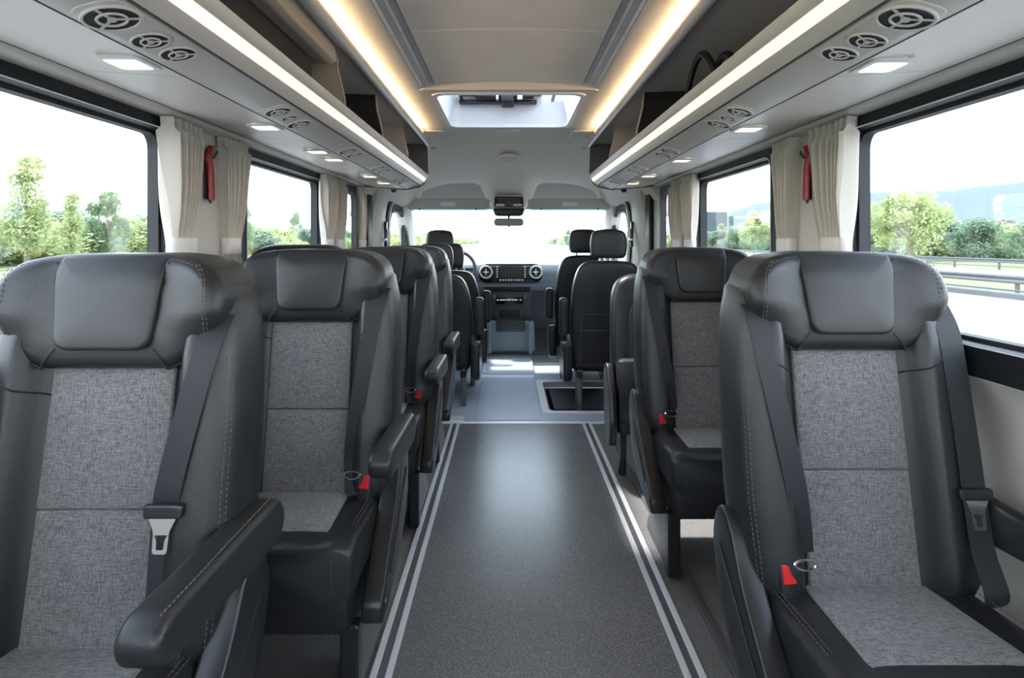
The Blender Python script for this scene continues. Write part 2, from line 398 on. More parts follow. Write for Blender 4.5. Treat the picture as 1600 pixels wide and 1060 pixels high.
def guardrail(x, label):
    g = empty('guardrail', (x, 0, -.76), label, 'guardrail')
    pr = [(-.02, .50), (-.05, .53), (-.05, .58), (-.01, .62), (-.01, .66), (-.05, .70), (-.05, .75), (-.02, .79), (.01, .75), (.01, .53)]
    MB().loft([[(a, y, b) for a, b in pr] for y in (-20, 300)]).build('beam', M['galv'], g)
    MB().box(-.02, .03, -20, 300, .22, .28).build('lower_beam', M['galv'], g)
    p = None
    for i in range(46):
        if p is None: p = MB().box(.02, .10, -.06, .06, -.05, .76).build('post', M['galv'], g); p.location = (0, -4, 0)
        else: inst('post', p, g, (0, -4+4*i, 0))
guardrail(17.6, 'near galvanised guardrail beside the carriageway, past the passenger-side windows')
guardrail(34.0, 'far galvanised guardrail in front of the hedgerow, past the second roadway')
# town and office block
def house(px, yb, hpx, wpx, D, mw, label=None):
    k = (px-795)/900; y = D/math.hypot(k, 1); s = 900/y; x = k*y; z = H+(378-yb)/900*y; h = hpx/s; w = wpx/s
    o = empty('house', (x, y, z), 'small pale house among the town on the far slope', 'house', 'houses of the distant town on the slope')
    MB().box(-w/2, w/2, -w*.4, w*.4, -20, h).build('wall', mw, o)
    MB().add([(-w*.55, -w*.45, h), (w*.55, -w*.45, h), (w*.55, w*.45, h), (-w*.55, w*.45, h), (-w*.5, 0, h*1.45), (w*.5, 0, h*1.45)], [(0, 1, 5, 4), (2, 3, 4, 5), (1, 2, 5), (3, 0, 4), (0, 3, 2, 1)]).build('roof', M['roofr'], o, None)
rh = random.Random(3)
for i in range(46):
    px = rh.uniform(1352, 1640); yb = rh.uniform(352, 372); house(px, yb, rh.uniform(4, 9), rh.uniform(8, 18), 620-(yb-352)*8, M['housew'] if rh.random() < .65 else M['housep'])
def tower(px0, px1, yt, D, label):
    x0 = (px0-795)/900*D; x1 = (px1-795)/900*D; zt = H+(378-yt)/900*D
    o = empty('office_block', (x0, D, -1), label, 'building')
    MB().box(0, x1-x0, 0, 16, 0, zt+1).build('glass_body', M['towerg'], o)
    b = MB().box(-.15, x1-x0+.15, -.25, 0.05, 1, 1.3)
    fl = b.build('floor_band', M['towerf'], o)
    for i in range(1, int((zt-1)/3.4)): inst('floor_band', fl, o, (0, 0, 3.4*i))
tower(1104, 1136, 331, 420, 'dark blue glass office block beyond the second passenger-side window')
tower(1139, 1146, 338, 470, 'slim grey tower just past the glass office block')
exec_after = []
# ------------------------------------------------------------------ bus shell
def wall_section(side, y0, y1, hole, rad=.04, z0=.90, z1=1.592, name=None, x0=1.03, x1=1.12, m='creamd'):
    s = -1 if side == 'left' else 1
    out = rr(y0, y1, z0, z1, 1e-3); inn = rr(*hole, rad)
    b = MB().ring_plate(out, inn, lambda p, t: (s*t, p.x, p.y), x0, x1)
    return struct(b.build('wall_'+side, M[m], smooth=40))
WN = [0]
def window(side, hole, xo=1.105, frame=.06, rad=.05, xin=1.045, topf=.05, botf=.07, door=False):
    s = -1 if side == 'left' else 1; WN[0] += 1
    y0, y1, z0, z1 = hole
    w = empty('window_%d' % WN[0], kind='structure')
    out = rr(y0-frame, y1+frame, z0-botf, z1+topf, .03); inn = rr(y0, y1, z0, z1, rad)
    MB().ring_plate(out, inn, lambda p, t: (s*t, p.x, p.y), xin, xo).build('window_frame', M['black'], w, 40)
    o2 = rr(y0+.0, y1, z0, z1, rad); i2 = rr(y0+.010, y1-.010, z0+.010, z1-.010, rad-.008)
    MB().ring_plate(o2, i2, lambda p, t: (s*t, p.x, p.y), xo-.04, xo-.01).build('rubber_seal', M['rubber'], w, 40)
    if not door:
        o3 = rr(y0-.004, y1+.004, z0-.004, z1+.004, rad); i3 = rr(y0-.001, y1+.001, z0-.001, z1+.001, rad)
        MB().ring_plate(o3, i3, lambda p, t: (s*t, p.x, p.y), xin-.003, xin+.002).build('bright_lip', M['alu'], w, 40)
    MB().loft([[(s*t, p.x, p.y) for p in rr(y0-.01, y1+.01, z0-.01, z1+.01, rad)] for t in (xo-.011, xo-.007)]).build('pane', M['glass'], w, None)
    return w
zt_, zb_ = 1.534, .972
WH = [(-.55, 1.76), (2.26, 3.21), (3.56, 3.86)]
SEC = [(-.9, 2.01), (2.01, 3.34), (3.34, 4.35)]
for side in ('left', 'right'):
    s = -1 if side == 'left' else 1
    for i, ((a, b), (c, d)) in enumerate(zip(WH, SEC)):
        h = (a, b, zb_, zt_) if i < 2 else (a, b, .978, 1.518)
        wall_section(side, c, d, (h[0]-.05, h[1]+.05, h[2]-.05, h[3]+.035), .03, x1=1.12 if i < 2 else 1.05)
        window(side, h, frame=.09 if i < 2 else .06, xin=1.027, xo=1.105 if i < 2 else 1.056)
    # cab door section with arched window
    wall_section(side, 4.35, 6.0, (4.84, 5.86, .93, 1.55), .2, z0=.2, z1=1.75, x0=1.025, x1=1.05)
    w_ = window(side, (4.90, 5.62, .97, 1.48), frame=.05, rad=.2, xin=1.03, topf=.05, botf=.05, door=True, xo=1.05)
    MB().ring_plate(rr(4.80, 5.90, .90, 1.585, .26), rr(4.90, 5.66, .97, 1.49, .2), lambda p, t: (s*t, p.x, p.y), 1.012, 1.03).build('door_trim', M['black'], w_, 40)
    MB().ring_plate(rr(4.84, 5.78, .93, 1.55, .23), rr(4.855, 5.755, .945, 1.535, .22), lambda p, t: (s*t, p.x, p.y), 1.004, 1.013).build('trim_bead', M['rackgrey'], w_, 40)
    struct(MB().box(min(s*1.0, s*1.03), max(s*1.0, s*1.03), 4.09, 4.22, .3, 1.575, .005).build('trim_4', M['black'], smooth=30))
    # B pillar cover, bulging inwards
    b = MB(); rings = []
    for z in (0.0, .5, .95, 1.2, 1.4, 1.52, 1.60):
        x = .995 - .05*sm(1.25, 1.6, z) + .02*sm(.9, .2, z)
        rings.append([(s*1.05, 4.22, z), (s*(x+.02), 4.23, z), (s*x, 4.28, z), (s*x, 4.62-.12*sm(1.2, 1.55, z), z), (s*(x+.03), 4.72-.10*sm(1.2, 1.55, z), z), (s*1.05, 4.76-.08*sm(1.2,1.55,z), z)])
    b.loft(rings); struct(b.build('pillar_cover', M['creamd'], smooth=50))
    # header trim under the rack and below-sill trim
    pr = [(.98, 1.589), (.996, 1.594), (1.12, 1.60), (1.12, 1.569), (1.030, 1.569), (.991, 1.577)]
    struct(MB().loft([[(s*x, y, z) for x, z in pr] for y in (-.9, 4.35)]).build('trim_1', M['cream'], smooth=30))
    # lower wall panel (set outwards)
    pr = [(1.035, .90), (1.05, .89), (1.095, .84), (1.115, .70), (1.11, .35), (1.09, .12), (1.07, .0), (1.15, 0), (1.15, .90)]
    struct(MB().loft([[(s*x, y, z) for x, z in pr] for y in (-.9, 4.35)]).build('wall_'+side, M['creamd'], smooth=50))
    # outer skin: roof side and sill, unseen, added to block sky light
    struct(MB().box(min(s*1.12, s*1.16), max(s*1.12, s*1.16), -.95, 5.9, 1.57, 2.2).build('wall_'+side, M['cream'], smooth=None))
# back wall with two door windows
for s in (-1, 1):
    out = rr(min(0, s*1.16), max(0, s*1.16), .0, 2.2, 1e-3); inn = rr(min(s*.10, s*.95), max(s*.10, s*.95), .85, 1.65, .06)
    struct(MB().ring_plate(out, inn, lambda p, t: (p.x, t, p.y), -.95, -.90).build('wall_back', M['creamd'], smooth=40))
    MB_ = MB().loft([[(p.x, t, p.y) for p in inn] for t in (-.93, -.926)]).build('window_%d' % (20+s), M['glass'], smooth=None); struct(MB_)
# ceilings
def zc(x): return 1.94+.012*(1-(x/.35)**2)
def ceil_strip(name, x0, x1, y0, y1, zf, m, th=.02, nx=10, sag=.0):
    b = MB(); rings = []
    for y in (y0, y0+.006, y1-.006, y1):
        e = .006 if y in (y0, y1) else 0
        top = [(x0+(x1-x0)*i/nx, y, zf(x0+(x1-x0)*i/nx)+e) for i in range(nx+1)]
        rings.append(top+[(p[0], y, 2.03) for p in reversed(top)])
    b.loft(rings); return struct(b.build(name, M[m], smooth=40))
for a, b_ in ((-.9, .62), (.626, 2.027), (2.033, 2.70)):
    ceil_strip('ceiling', -.345, .345, a, b_, zc, 'liner2')
for s in (-1, 1):
    for a, b_ in ((-.9, 2.027), (2.033, 2.70)):
        # recessed groove band
        prf = [(.345, 1.94), (.352, 1.944), (.375, 1.944), (.38, 1.936), (.405, 1.932), (.412, 1.922), (.418, 1.922), (.418, 2.03), (.345, 2.03)]
        struct(MB().loft([[(s*x, y, z) for x, z in prf] for y in (a, b_)]).build('trim_2', M['groove'], smooth=25))
    prf = [(.418, 1.918), (.424, 1.917), (.50, 1.922), (.56, 1.932), (.61, 1.94), (.625, 1.925), (.625, 1.870), (.64, 1.870), (.64, 2.03), (.418, 2.03)]
    struct(MB().loft([[(s*x, y, z) for x, z in prf] for y in (-.9, 3.72)]).build('ceiling', M['liner'], smooth=50))
# ceiling panel forward of hatch and the sloping cab ceiling
ceil_strip('ceiling', -.42, .42, 3.60, 4.29, lambda x: 1.925+.012*(1-(x/.42)**2), 'liner')
for s in (-1, 1): ceil_strip('ceiling', min(s*.418, s*1.10), max(s*.418, s*1.10), 3.965, 4.29, lambda x: 1.915-.42*(max(0, abs(x)-.45)/.58)**2.2, 'liner')
for s in (-1, 1): ceil_strip('ceiling', min(s*.418, s*.60), max(s*.418, s*.60), 3.715, 3.966, lambda x: 1.913, 'liner')
b = MB(); rings = []
NX = 40
for k in range(25):
    t = k/24; y = 4.293+t*1.36
    zc_ = 1.925-.30*(t**1.25)
    row = []
    for i in range(NX+1):
        x = -1.10+2.20*i/NX; ax = abs(x)
        z = zc_-.42*(1-t*.72)*(max(0, ax-.45)/.58)**2.2
        # central bulge housing the console
        bump = (1-sm(.10+.05*t, .20+.12*t, ax))*.10*sm(.35, .95, t)
        # hollows above the visors
        hol = sm(.16, .30, ax)*(1-sm(.80, .95, ax))*.085*sm(.5, .85, t)
        row.append((x, y, z-bump+hol+(.011*(1-(x/.42)**2) if ax < .42 else 0)*(1-t)))
    rings.append(row+[(p[0], y, 2.1) for p in reversed(row)])
struct(b.loft(rings).build('ceiling', M['liner'], smooth=60))
# unseen roof skin with the hatch opening, added against sky light leaks
out = rr(-1.18, 1.18, -.95, 5.9, 1e-3); inn = rr(-.37, .37, 2.74, 3.57, .05)
struct(MB().ring_plate(out, inn, lambda p, t: (p.x, p.y, t), 2.11, 2.16).build('roof', M['cream'], smooth=None))
# skylight
hz = 1.925
sk = empty('window_30', kind='structure')
MB().ring_plate(rr(-.425, .425, 2.70, 3.62, .03), rr(-.36, .36, 2.76, 3.55, .06), lambda p, t: (p.x, p.y, t), hz-.012, hz+.02).build('window_frame', M['cream'], sk, 40)
MB().ring_plate(rr(-.40, .40, 2.705, 3.615, .03), rr(-.362, .362, 2.758, 3.552, .06), lambda p, t: (p.x, p.y, t), hz+.015, 2.115).build('light_block_collar', M['cream'], sk, 40)  # unseen ring added to keep daylight out of the roof cavity
MB().ring_plate(rr(-.375, .375, 2.745, 3.565, .06), rr(-.352, .352, 2.768, 3.542, .06), lambda p, t: (p.x, p.y, t), hz-.020, hz-.004).build('inner_frame', M['white'], sk, 40)
rings = [[(p.x, p.y, z) for p in rr(-.355+q, .355-q, 2.765+q, 3.545-q, .06)] for z, q in ((hz-.01, 0), (hz+.06, .012), (hz+.13, .03), (2.10, .04))]
MB().loft(rings, cap=False).build('shaft', M['shaft'], sk, 50)
MB().loft([[(p.x, p.y, z) for p in rr(-.35, .35, 2.77, 3.54, .06)] for z in (2.10, 2.106)]).build('pane', M['hatchglass'], sk, None)
MB().box(-.29, .20, 3.36, 3.53, 2.086, 2.094, .002, 1).build('tinted_blind', M['gloss'], sk)
MB().box(-.30, .17, 3.455, 3.50, 2.03, 2.055, .008).build('blind_bar', M['plastic'], sk)
MB().box(-.20, .15, 3.385, 3.44, 2.05, 2.085, .010).build('blind_bar', M['softblack'], sk)
MB().box(-.045, .03, 3.36, 3.52, 2.018, 2.075, .010).build('handle', M['softblack'], sk)
MB().box(.05, .08, 3.37, 3.40, 2.035, 2.07, .004).build('catch', M['white'], sk)
MB().box(-.075, -.06, 3.37, 3.42, 2.035, 2.07, .004).build('catch', M['white'], sk)
for q in (-.285, .265): MB().box(q-.008, q+.008, 3.12, 3.50, 2.05, 2.075, .003, 1).build('scissor_arm', M['plastic'], sk)
o = empty('interior_light', (0, 3.70, 1.925), 'slim rectangular lamp on ceiling just ahead of roof hatch', 'ceiling light')
MB().box(-.075, .075, -.03, .03, -.014, .0, .006).build('housing', M['white'], o); MB().box(-.05, .05, -.018, .018, -.017, -.012, .002).build('lens', M['rackgrey'], o)
o = empty('interior_light', (0, 4.56, 1.868), 'oval recessed lamp on the sloping cab ceiling', 'ceiling light')
MB().torus(.075, .010, z=0).xf(lambda p: (p.x, p.y*.7, p.z-.004-(p.y)*.2)).build('housing', M['white'], o); MB().disc(.07, -.012, .01).xf(lambda p: (p.x, p.y*.7, p.z-(p.y)*.2)).build('lens', M['rackgrey'], o)
for x in (-.56, .56):
    o = empty('screw_cap', (x, 4.27, 1.898), 'small oval screw cap on cab ceiling near the end of the %s luggage rack' % ('driver-side' if x < 0 else 'passenger-side'), 'cap')
    MB().disc(.022, -.008, .004).xf(lambda p: (p.x, p.y*.6, p.z)).build('cap_disc', M['rackgrey'], o); MB().box(-.012, .012, -.002, .002, -.010, -.007).build('slot', M['softblack'], o)

# ------------------------------------------------------------------ floor
def floor(name, x0, x1, y0, y1, m, z=0.): return struct(MB().box(x0, x1, y0, y1, z-.05, z).build(name, M[m], smooth=None))
floor('floor', -.334, .493, -.9, 3.80, 'floor', .004)
floor('floor', -1.15, -.334, -.9, 3.80, 'floor2', 0)
floor('floor', .493, 1.15, -.9, 3.80, 'floor2', 0)
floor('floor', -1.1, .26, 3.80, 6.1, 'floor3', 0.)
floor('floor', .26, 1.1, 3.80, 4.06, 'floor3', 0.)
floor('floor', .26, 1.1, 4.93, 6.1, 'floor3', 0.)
# stepwell
b = MB()
b.box(.30, 1.1, 4.06, 4.93, -.34, -.30).box(.28, .30, 4.06, 4.93, -.34, -.012).box(.28, 1.1, 4.90, 4.93, -.34, -.051).box(.28, 1.1, 4.04, 4.06, -.34, -.051)
struct(b.build('floor', M['softblack'], smooth=None))
struct(MB().box(.34, 1.1, 4.06, 4.90, -.16, -.14).box(.34,.9,4.3,4.9,-.18,-.05).build('floor', M['softblack'], smooth=None))
struct(MB().ring_plate(rr(.235, 1.1, 4.02, 4.97, .03), rr(.285, 1.09, 4.07, 4.92, .05), XY, 0, .006).build('trim_3', M['white'], smooth=None))
def railpair(cx):
    t = struct(empty('floor_rail', (cx, 0, 0))); tag(t, kind='structure')
    for a, w in ((-.021, .020), (.021, .020)):
        MB().box(a-w/2, a+w/2, -.88, 3.80, -.005, .011, .003, 1).build('rail_profile', M['alu'], t)
    MB().box(-.012, .012, -.88, 3.80, -.005, .005).build('rail_channel', M['steel'], t)
railpair(-.352); railpair(.512)
for sx_, xs in ((-1, (-.47,)), (1, (.63,))):
    for x in xs: struct(MB().box(x-.012, x+.012, -.8, 3.7, -.005, .014, .003, 1).build('seat_track', M['steel']))
struct(MB().box(-.62, 1.0, 3.79, 3.825, -.01, .009, .003, 1).build('threshold_strip', M['alu']))
struct(MB().box(-.60, -.30, 3.84, 3.96, -.01, .006, .003, 1).build('threshold_strip', M['alu']))
# front mat lines and raised tunnel ramp
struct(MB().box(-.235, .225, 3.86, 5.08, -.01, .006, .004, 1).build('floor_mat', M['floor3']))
b = MB(); pr = [(5.10, 0), (5.14, .02), (5.62, .035), (5.90, .06), (5.95, .06), (5.95, -.02), (5.10, -.02)]
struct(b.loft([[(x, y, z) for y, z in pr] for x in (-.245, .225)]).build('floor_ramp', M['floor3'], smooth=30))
struct(MB().ring_plate(rr(-.235, .225, 5.14, 5.66, .05), rr(-.222, .212, 5.155, 5.645, .045), lambda p, t: (p.x, p.y, t+.02+(p.y-5.14)*.031), 0, .006).build('trim_3', M['white'], smooth=None))
struct(MB().box(.26, 1.0, 5.62, 5.66, 0, .01, .003, 1).build('trim_3', M['white']))

# ------------------------------------------------------------------ overhead racks
def rack(side):
    s = -1 if side == 'left' else 1; nm = 'driver-side' if side == 'left' else 'passenger-side'
    r = empty('luggage_rack', (0, 0, 0), '%s overhead luggage rack with glowing strip along its lip' % nm, 'luggage rack')
    Y0, Y1 = -.85, 3.93
    def ext(name, pr, m, y0=Y0, y1=Y1, sm_=35):
        return MB().loft([[(s*x, y, z) for x, z in pr] for y in (y0, y1)]).build(name, M[m], r, sm_)
    # flat underside in panels, vent panel, lip
    for a, b in ((Y0, 1.255), (1.258, 2.03), (2.033, 2.75), (2.753, Y1)):
        ext('underside_panel', [(.98, 1.588), (.90, 1.572), (.708, 1.560), (.706, 1.562), (.706, 1.572), (.98, 1.60)], 'rackgrey', a, b)
    ext('joint_line', [(.701, 1.5575), (.706, 1.5585), (.706, 1.570), (.700, 1.570)], 'rackdark')
    ext('edge_joint', [(.976, 1.5855), (.983, 1.588), (.983, 1.60), (.976, 1.60)], 'rackin')
    ext('lip_joint', [(.602, 1.5835), (.606, 1.5822), (.606, 1.60), (.602, 1.60)], 'rackin')
    ext('vent_panel', [(.700, 1.5585), (.694, 1.559), (.608, 1.5825), (.604, 1.586), (.604, 1.60), (.70, 1.572)], 'rackgrey')
    ext('lip', [(.602, 1.586), (.598, 1.584), (.586, 1.594), (.578, 1.603), (.575, 1.608), (.582, 1.612), (.570, 1.632), (.562, 1.630), (.556, 1.634), (.546, 1.648), (.548, 1.657), (.556, 1.658), (.585, 1.625), (.61, 1.60)], 'rackgrey', sm_=50)
    ext('led_strip', [(.5755, 1.608), (.5765, 1.6085), (.5625, 1.6315), (.5615, 1.631)], 'led')
    ext('shelf', [(.585, 1.615), (.94, 1.60), (.94, 1.585), (.60, 1.597)], 'rackin')
    ext('back_panel', [(.94, 1.60), (.965, 1.75), (.94, 1.895), (.975, 1.895), (.995, 1.75), (.975, 1.60)], 'rackback')
    ext('top_panel', [(.56, 1.862), (.965, 1.880), (.965, 1.895), (.56, 1.872)], 'rackgrey')
    # rounded upper rail
    c = (.552, 1.868); MB().loft([[(s*(c[0]+.021*math.cos(a)), y, c[1]+.024*math.sin(a)) for a in [2*PI*k/20 for k in range(20)]] for y in (Y0, Y1)]).build('upper_rail', M['rail'], r, 60)
    ext('cove_led', [(.580, 1.890), (.592, 1.890), (.592, 1.898), (.580, 1.898)], 'cove', Y0, 3.66)
    ext('cove_cap', [(.55, 1.876), (.63, 1.876), (.63, 1.925), (.55, 1.925)], 'rackgrey', 3.70, Y1)
    # end panel
    ol = rpoly([(.555, 1.895, .01), (.548, 1.66, .02), (.565, 1.60, .03), (.605, 1.568, .03), (.70, 1.552, .02), (.985, 1.575, .01), (.985, 1.91, .01)], step=.05)
    MB().pad(ol, Y1-.002, Y1+.012, .004, lambda p, t: (s*p.x, t, p.y), nr=2).build('end_panel', M['rackgrey'], r)
    MB().pad([p*1 for p in ol], Y1-.006, Y1-.003, .001, lambda p, t: (s*p.x, t, p.y), nr=1).build('end_lining', M['rackin'], r)
    def divider(y, m='rackdark', edge=True, th=.006, lean=0):
        o2 = rpoly([(.60, 1.605, .005), (.565, 1.66, .04), (.575, 1.72, .06), (.60, 1.80, .06), (.60, 1.865, .01), (.94, 1.875, .005), (.94, 1.60, .005)], step=.05)
        d = MB().pad(o2, y, y+th, .002, lambda p, t: (s*p.x, t, p.y), nr=1).build('divider', M[m], r)
        if edge:
            pts = [(s*a, y+th/2, b) for a, b in ((.583, 1.632), (.570, 1.66), (.572, 1.70), (.584, 1.75), (.596, 1.80), (.600, 1.862))]
            MB().tube(pts, .005, 6).build('divider_edge', M['tan'], d)
    return r, divider, ext
rl, divl, extl = rack('left')
divl(2.60); divl(2.0, 'tan'); divl(3.25, 'tan'); divl(.2)
# open tan locker flap hanging from the driver-side rack's top
def _f(p, t): return (-p.x, t, p.y)
MB().pad(rpoly([(.585, 1.885, .006), (.575, 1.80, .01), (.60, 1.792, .006), (.66, 1.80, .006), (.67, 1.885, .006)], step=.03), -.6, 1.93, .006, _f, nr=2).build('locker_flap', M['tan'], rl)
MB().box(-.93, -.64, -.6, 1.88, 1.612, 1.88, .01).build('locker_body', M['rackdark'], rl)
rr_, divr, extr = rack('right')
divr(2.56); divr(3.28, 'tan', False); divr(-.3)
# things lying in the racks
def strapbag(name, x, y, z, s, label, sc=1.0):
    o = empty(name, (x, y, z), label, 'bag')
    b = MB(); rg = []
    for k in range(9):
        t = k/8; q = math.sin(PI*min(max(t, .03), .97))**.5
        rg.append([((.055*math.cos(a)*q)*sc, (-.19+.38*t)*sc, (.05+.05*math.sin(a)*q)*sc) for a in [2*PI*j/14 for j in range(14)]])
    b.loft(rg).build('bag_body', M['softblack'], o)
    for dx in (-.03, .03):
        MB().tube([(dx*sc, (-.12+.24*k/14)*sc, (.075+.085*math.sin(PI*k/14))*sc) for k in range(15)], .009*sc, 6).build('strap', M['softblack'], o)
    MB().tube([(0, -.19*sc, .06*sc), (-.03*sc, -.21*sc, .07*sc), (0, -.22*sc, .04*sc)], .006, 5).build('buckle_loop', M['steel'], o)
strapbag('strap_bag', .68, 1.93, 1.617, 1, 'black bag with looped straps lying in the passenger-side luggage rack', 1.3)
strapbag('strap_bag', -.65, 3.42, 1.617, 1, 'small black bag lying at the front end of the driver-side luggage rack', .85)

# vents and reading lights ----------------------------------------------------
def nozzle(parent, R, x, y, rim='rackgrey'):
    n_ = empty('nozzle'); n_.parent = parent; n_.location = (x, y, 0)
    MB().torus(R, R*.08, z=-.0005, n=28, m=6).build('outer_ring', M['rackgrey'], n_)
    MB().disc(R*.98, -.006, .0004, 24).build('dark_throat', M['softblack'], n_)
    MB().torus(R*.52, R*.06, z=.0015, n=24, m=6).build('inner_ring', M['rackgrey'], n_)
    b = MB().disc(R*.17, 0, .0035, 12)
    for k in range(3):
        a = PI/6+k*2*PI/3+x*9; c, s_ = math.cos(a), math.sin(a)
        q = MB().box(R*.1, R*.93, -R*.055, R*.055, .0002, .0022); q.xf(lambda p: (p.x*c-p.y*s_, p.x*s_+p.y*c, p.z)); b.add(q.v, q.f)
    b.build('vane', M['rackgrey'], n_)
    return n_
def vent_group(side, y, ns, label):
    s = -1 if side == 'left' else 1
    v = Vector((s*.963, 0, -.262)).normalized(); u = Vector((0, 1, 0)); w = Vector((s*-.262, 0, -.963)).normalized()
    pos = Vector((s*.652, y, 1.5700))
    # keep a right-handed frame: x along v, y along u
    xa = w.cross(u)*-1 if w.cross(u).dot(v) < 0 else w.cross(u)
    ya = w.cross(xa)
    m = Matrix(((xa.x, ya.x, w.x, pos.x), (xa.y, ya.y, w.y, pos.y), (xa.z, ya.z, w.z, pos.z), (0, 0, 0, 1)))
    o = empty('air_vent', label=label, cat='air vent', mtx=m)
    flip = 1 if ya.y > 0 else -1
    lo = min(a[1]-a[2]*1.25 for a in ns); hi = max(a[1]+a[2]*1.25 for a in ns)
    ys = sorted((lo*flip, hi*flip))
    MB().pad(rpoly([(-.041, ys[0]), (.041, ys[0]), (.041, ys[1]), (-.041, ys[1])], .03, step=.05), -.002, .002, .002, XY, nr=2).build('bezel', M['rackgrey'], o)
    for (dx, dy, R) in ns:
        n_ = nozzle(o, R, dx, dy*flip); n_.location.z = .004
pos_names = ['nearest the camera', 'second in its row', 'third in its row', 'fourth in its row', 'last in its row']
GV = [(.95, [(.0, -.005, .042), (.002, .10, .031), (-.004, .178, .032)]), (1.70, [(.0, -.075, .036), (.0, .01, .022), (.002, .095, .036)]),
      (2.37, [(.0, -.04, .037), (.0, .06, .035)]), (2.93, [(.0, -.06, .036), (.0, .06, .036)]), (3.48, [(.0, -.06, .036), (.0, .06, .036)])]
for side in ('left', 'right'):
    nm = 'driver-side' if side == 'left' else 'passenger-side'
    for i, (y, ns) in enumerate(GV):
        vent_group(side, y, ns, 'cluster of %s round air nozzles under the %s rack, %s' % ('three' if len(ns) == 3 else 'two', nm, pos_names[i]))
LG = {'left': [1.16, 1.81, 2.30, 2.52, 3.17, 3.52], 'right': [1.18, 1.84, 2.55, 3.15, 3.55]}
on = ['nearest', 'second', 'third', 'fourth', 'fifth', 'sixth']
for side in ('left', 'right'):
    s = -1 if side == 'left' else 1
    for i, y in enumerate(LG[side]):
        o = empty('reading_light', (s*.765, y, 1.5625), 'square lit reading light under the %s rack, %s from the camera' % ('driver-side' if s < 0 else 'passenger-side', on[i]), 'light')
        MB().ring_plate(rr(-.045, .045, -.045, .045, .012), rr(-.034, .034, -.034, .034, .01), XY, -.006, .0).build('bezel', M['white'], o)
        MB().pad(rr(-.033, .033, -.033, .033, .01, 3, 1), 0, -.004, .002, XY, nr=1).build('lens', M['lamp'], o)

# ------------------------------------------------------------------ curtains and hammers
def curtain(s, y0, y1, label, seed, zb=1.0, x=1.010):
    o = empty('curtain', (s*x, (y0+y1)/2, zb), label, 'curtain')
    L_ = y1-y0; rnd = random.Random(seed); ph = [rnd.uniform(0, 6) for _ in range(4)]
    nz, nu = 40, 132; F0 = []; top = 1.568-zb; tz = 1.184-zb
    V = []; F = []
    npl = 6
    for layer in (0, 1):
        for i in range(nz+1):
            z = top*i/nz
            pinch = math.exp(-((z-tz)/.10)**2) if z > tz else math.exp(-((z-tz)/.09)**2)
            wfac = 1-.46*math.exp(-((z-tz)/.12)**2) if z < tz else 1-.46*(1-(z-tz)/(top-tz))**.9
            for j in range(nu+1):
                u = j/nu; uu = u-.5
                a = u*npl*2*PI+ph[0]+.5*math.sin(z*9+ph[1]); amp = .030*(1-.45*pinch)*(1+.3*math.sin(u*5+ph[2]))
                if z > top-.04: amp *= .6; a = u*npl*2*PI+ph[0]+.5
                yy = uu*L_*wfac; xx = -s*(amp*math.sin(a)+.006*math.sin(2*a+ph[3]+z*7))
                V.append((xx+s*.002*layer, yy, z))
    W_ = nu+1
    for layer in (0, 1):
        k = layer*(nz+1)*W_
        for i in range(nz):
            for j in range(nu): F.append((k+i*W_+j, k+i*W_+j+1, k+(i+1)*W_+j+1, k+(i+1)*W_+j))
    link('cloth', V, F, M['curtain'], o, 70)
    # header tape and tieback
    rg = []
    for z in (tz-.029, tz-.026, tz+.026, tz+.029):
        e = .002 if abs(z-tz) > .027 else 0
        rg.append([(-s*(.0)+(.027-e)*math.cos(a), (L_*.295-e)*math.copysign(abs(math.sin(a))**.7, math.sin(a)), z) for a in [2*PI*k/36 for k in range(36)]])
    MB().loft(rg).build('tieback', M['tie'], o)
    MB().box(-.006, .006, -L_/2, L_/2, top-.012, top, .002, 1).build('curtain_track', M['rackgrey'], o)
    return o
for s, nm in ((-1, 'driver-side'), (1, 'passenger-side')):
    curtain(s, 1.68, 1.89, 'gathered beige curtain on the near %s window pillar, camera side of the hammer' % nm, 3+s)
    curtain(s, 2.01, 2.18, 'gathered beige curtain on the near %s window pillar, far side of the hammer' % nm, 8+s)
    curtain(s, 3.11, 3.31, 'gathered beige curtain at the far end of the second %s window' % nm, 13+s)
    curtain(s, 3.36, 3.53, 'gathered beige curtain at the near end of the small third %s window' % nm, 18+s)
curtain(-1, 3.87, 4.05, 'short beige curtain at the front end of the third driver-side window', 30)
def hammer(s, y, z, label, x=1.022, sc=.68):
    o = empty('emergency_hammer', (s*x, y, z), label, 'hammer'); o.scale = (sc,)*3
    # holder, handle bent, metal head
    MB().box(-.004*1, .004, -.028, .03, -.14, .10, .003, 1).xf(lambda p: (p.x, p.y, p.z)).build('holder', M['softblack'], o)
    ol = [(0, -.145, .026), (0.002, -.06, .026), (.010, .02, .026), (.026, .06, .027), (.016, .10, .030), (.0, .125, .022)]
    rg = []
    for (a, b, w) in ol:
        rg.append([(-s*.018+.014*math.cos(t), a*-1+w*math.sin(t), b) for t in [2*PI*k/16 for k in range(16)]])
    MB().loft(rg).build('handle', M['darkred'], o, 50)
    MB().tube([(-s*.018, .02, .07), (-s*.020, .05, .095), (-s*.02, .055, .11)], [.008, .007, .004], 8).build('metal_tip', M['steel'], o)
    MB().tube([(-s*.012, .0, -.145), (-s*.012, .008, -.158)], .008, 8).build('clip', M['steel'], o)
for s, nm in ((-1, 'driver-side'), (1, 'passenger-side')):
    hammer(s, 1.955, 1.44, 'red emergency hammer on the near %s pillar between two curtains' % nm)
    hammer(s, 3.335, 1.45, 'red emergency hammer on the second %s pillar, farther forward' % nm, sc=.6)
hammer(-1, 4.09, 1.43, 'red emergency hammer on the third driver-side pillar by the cab', sc=.6, x=1.022)
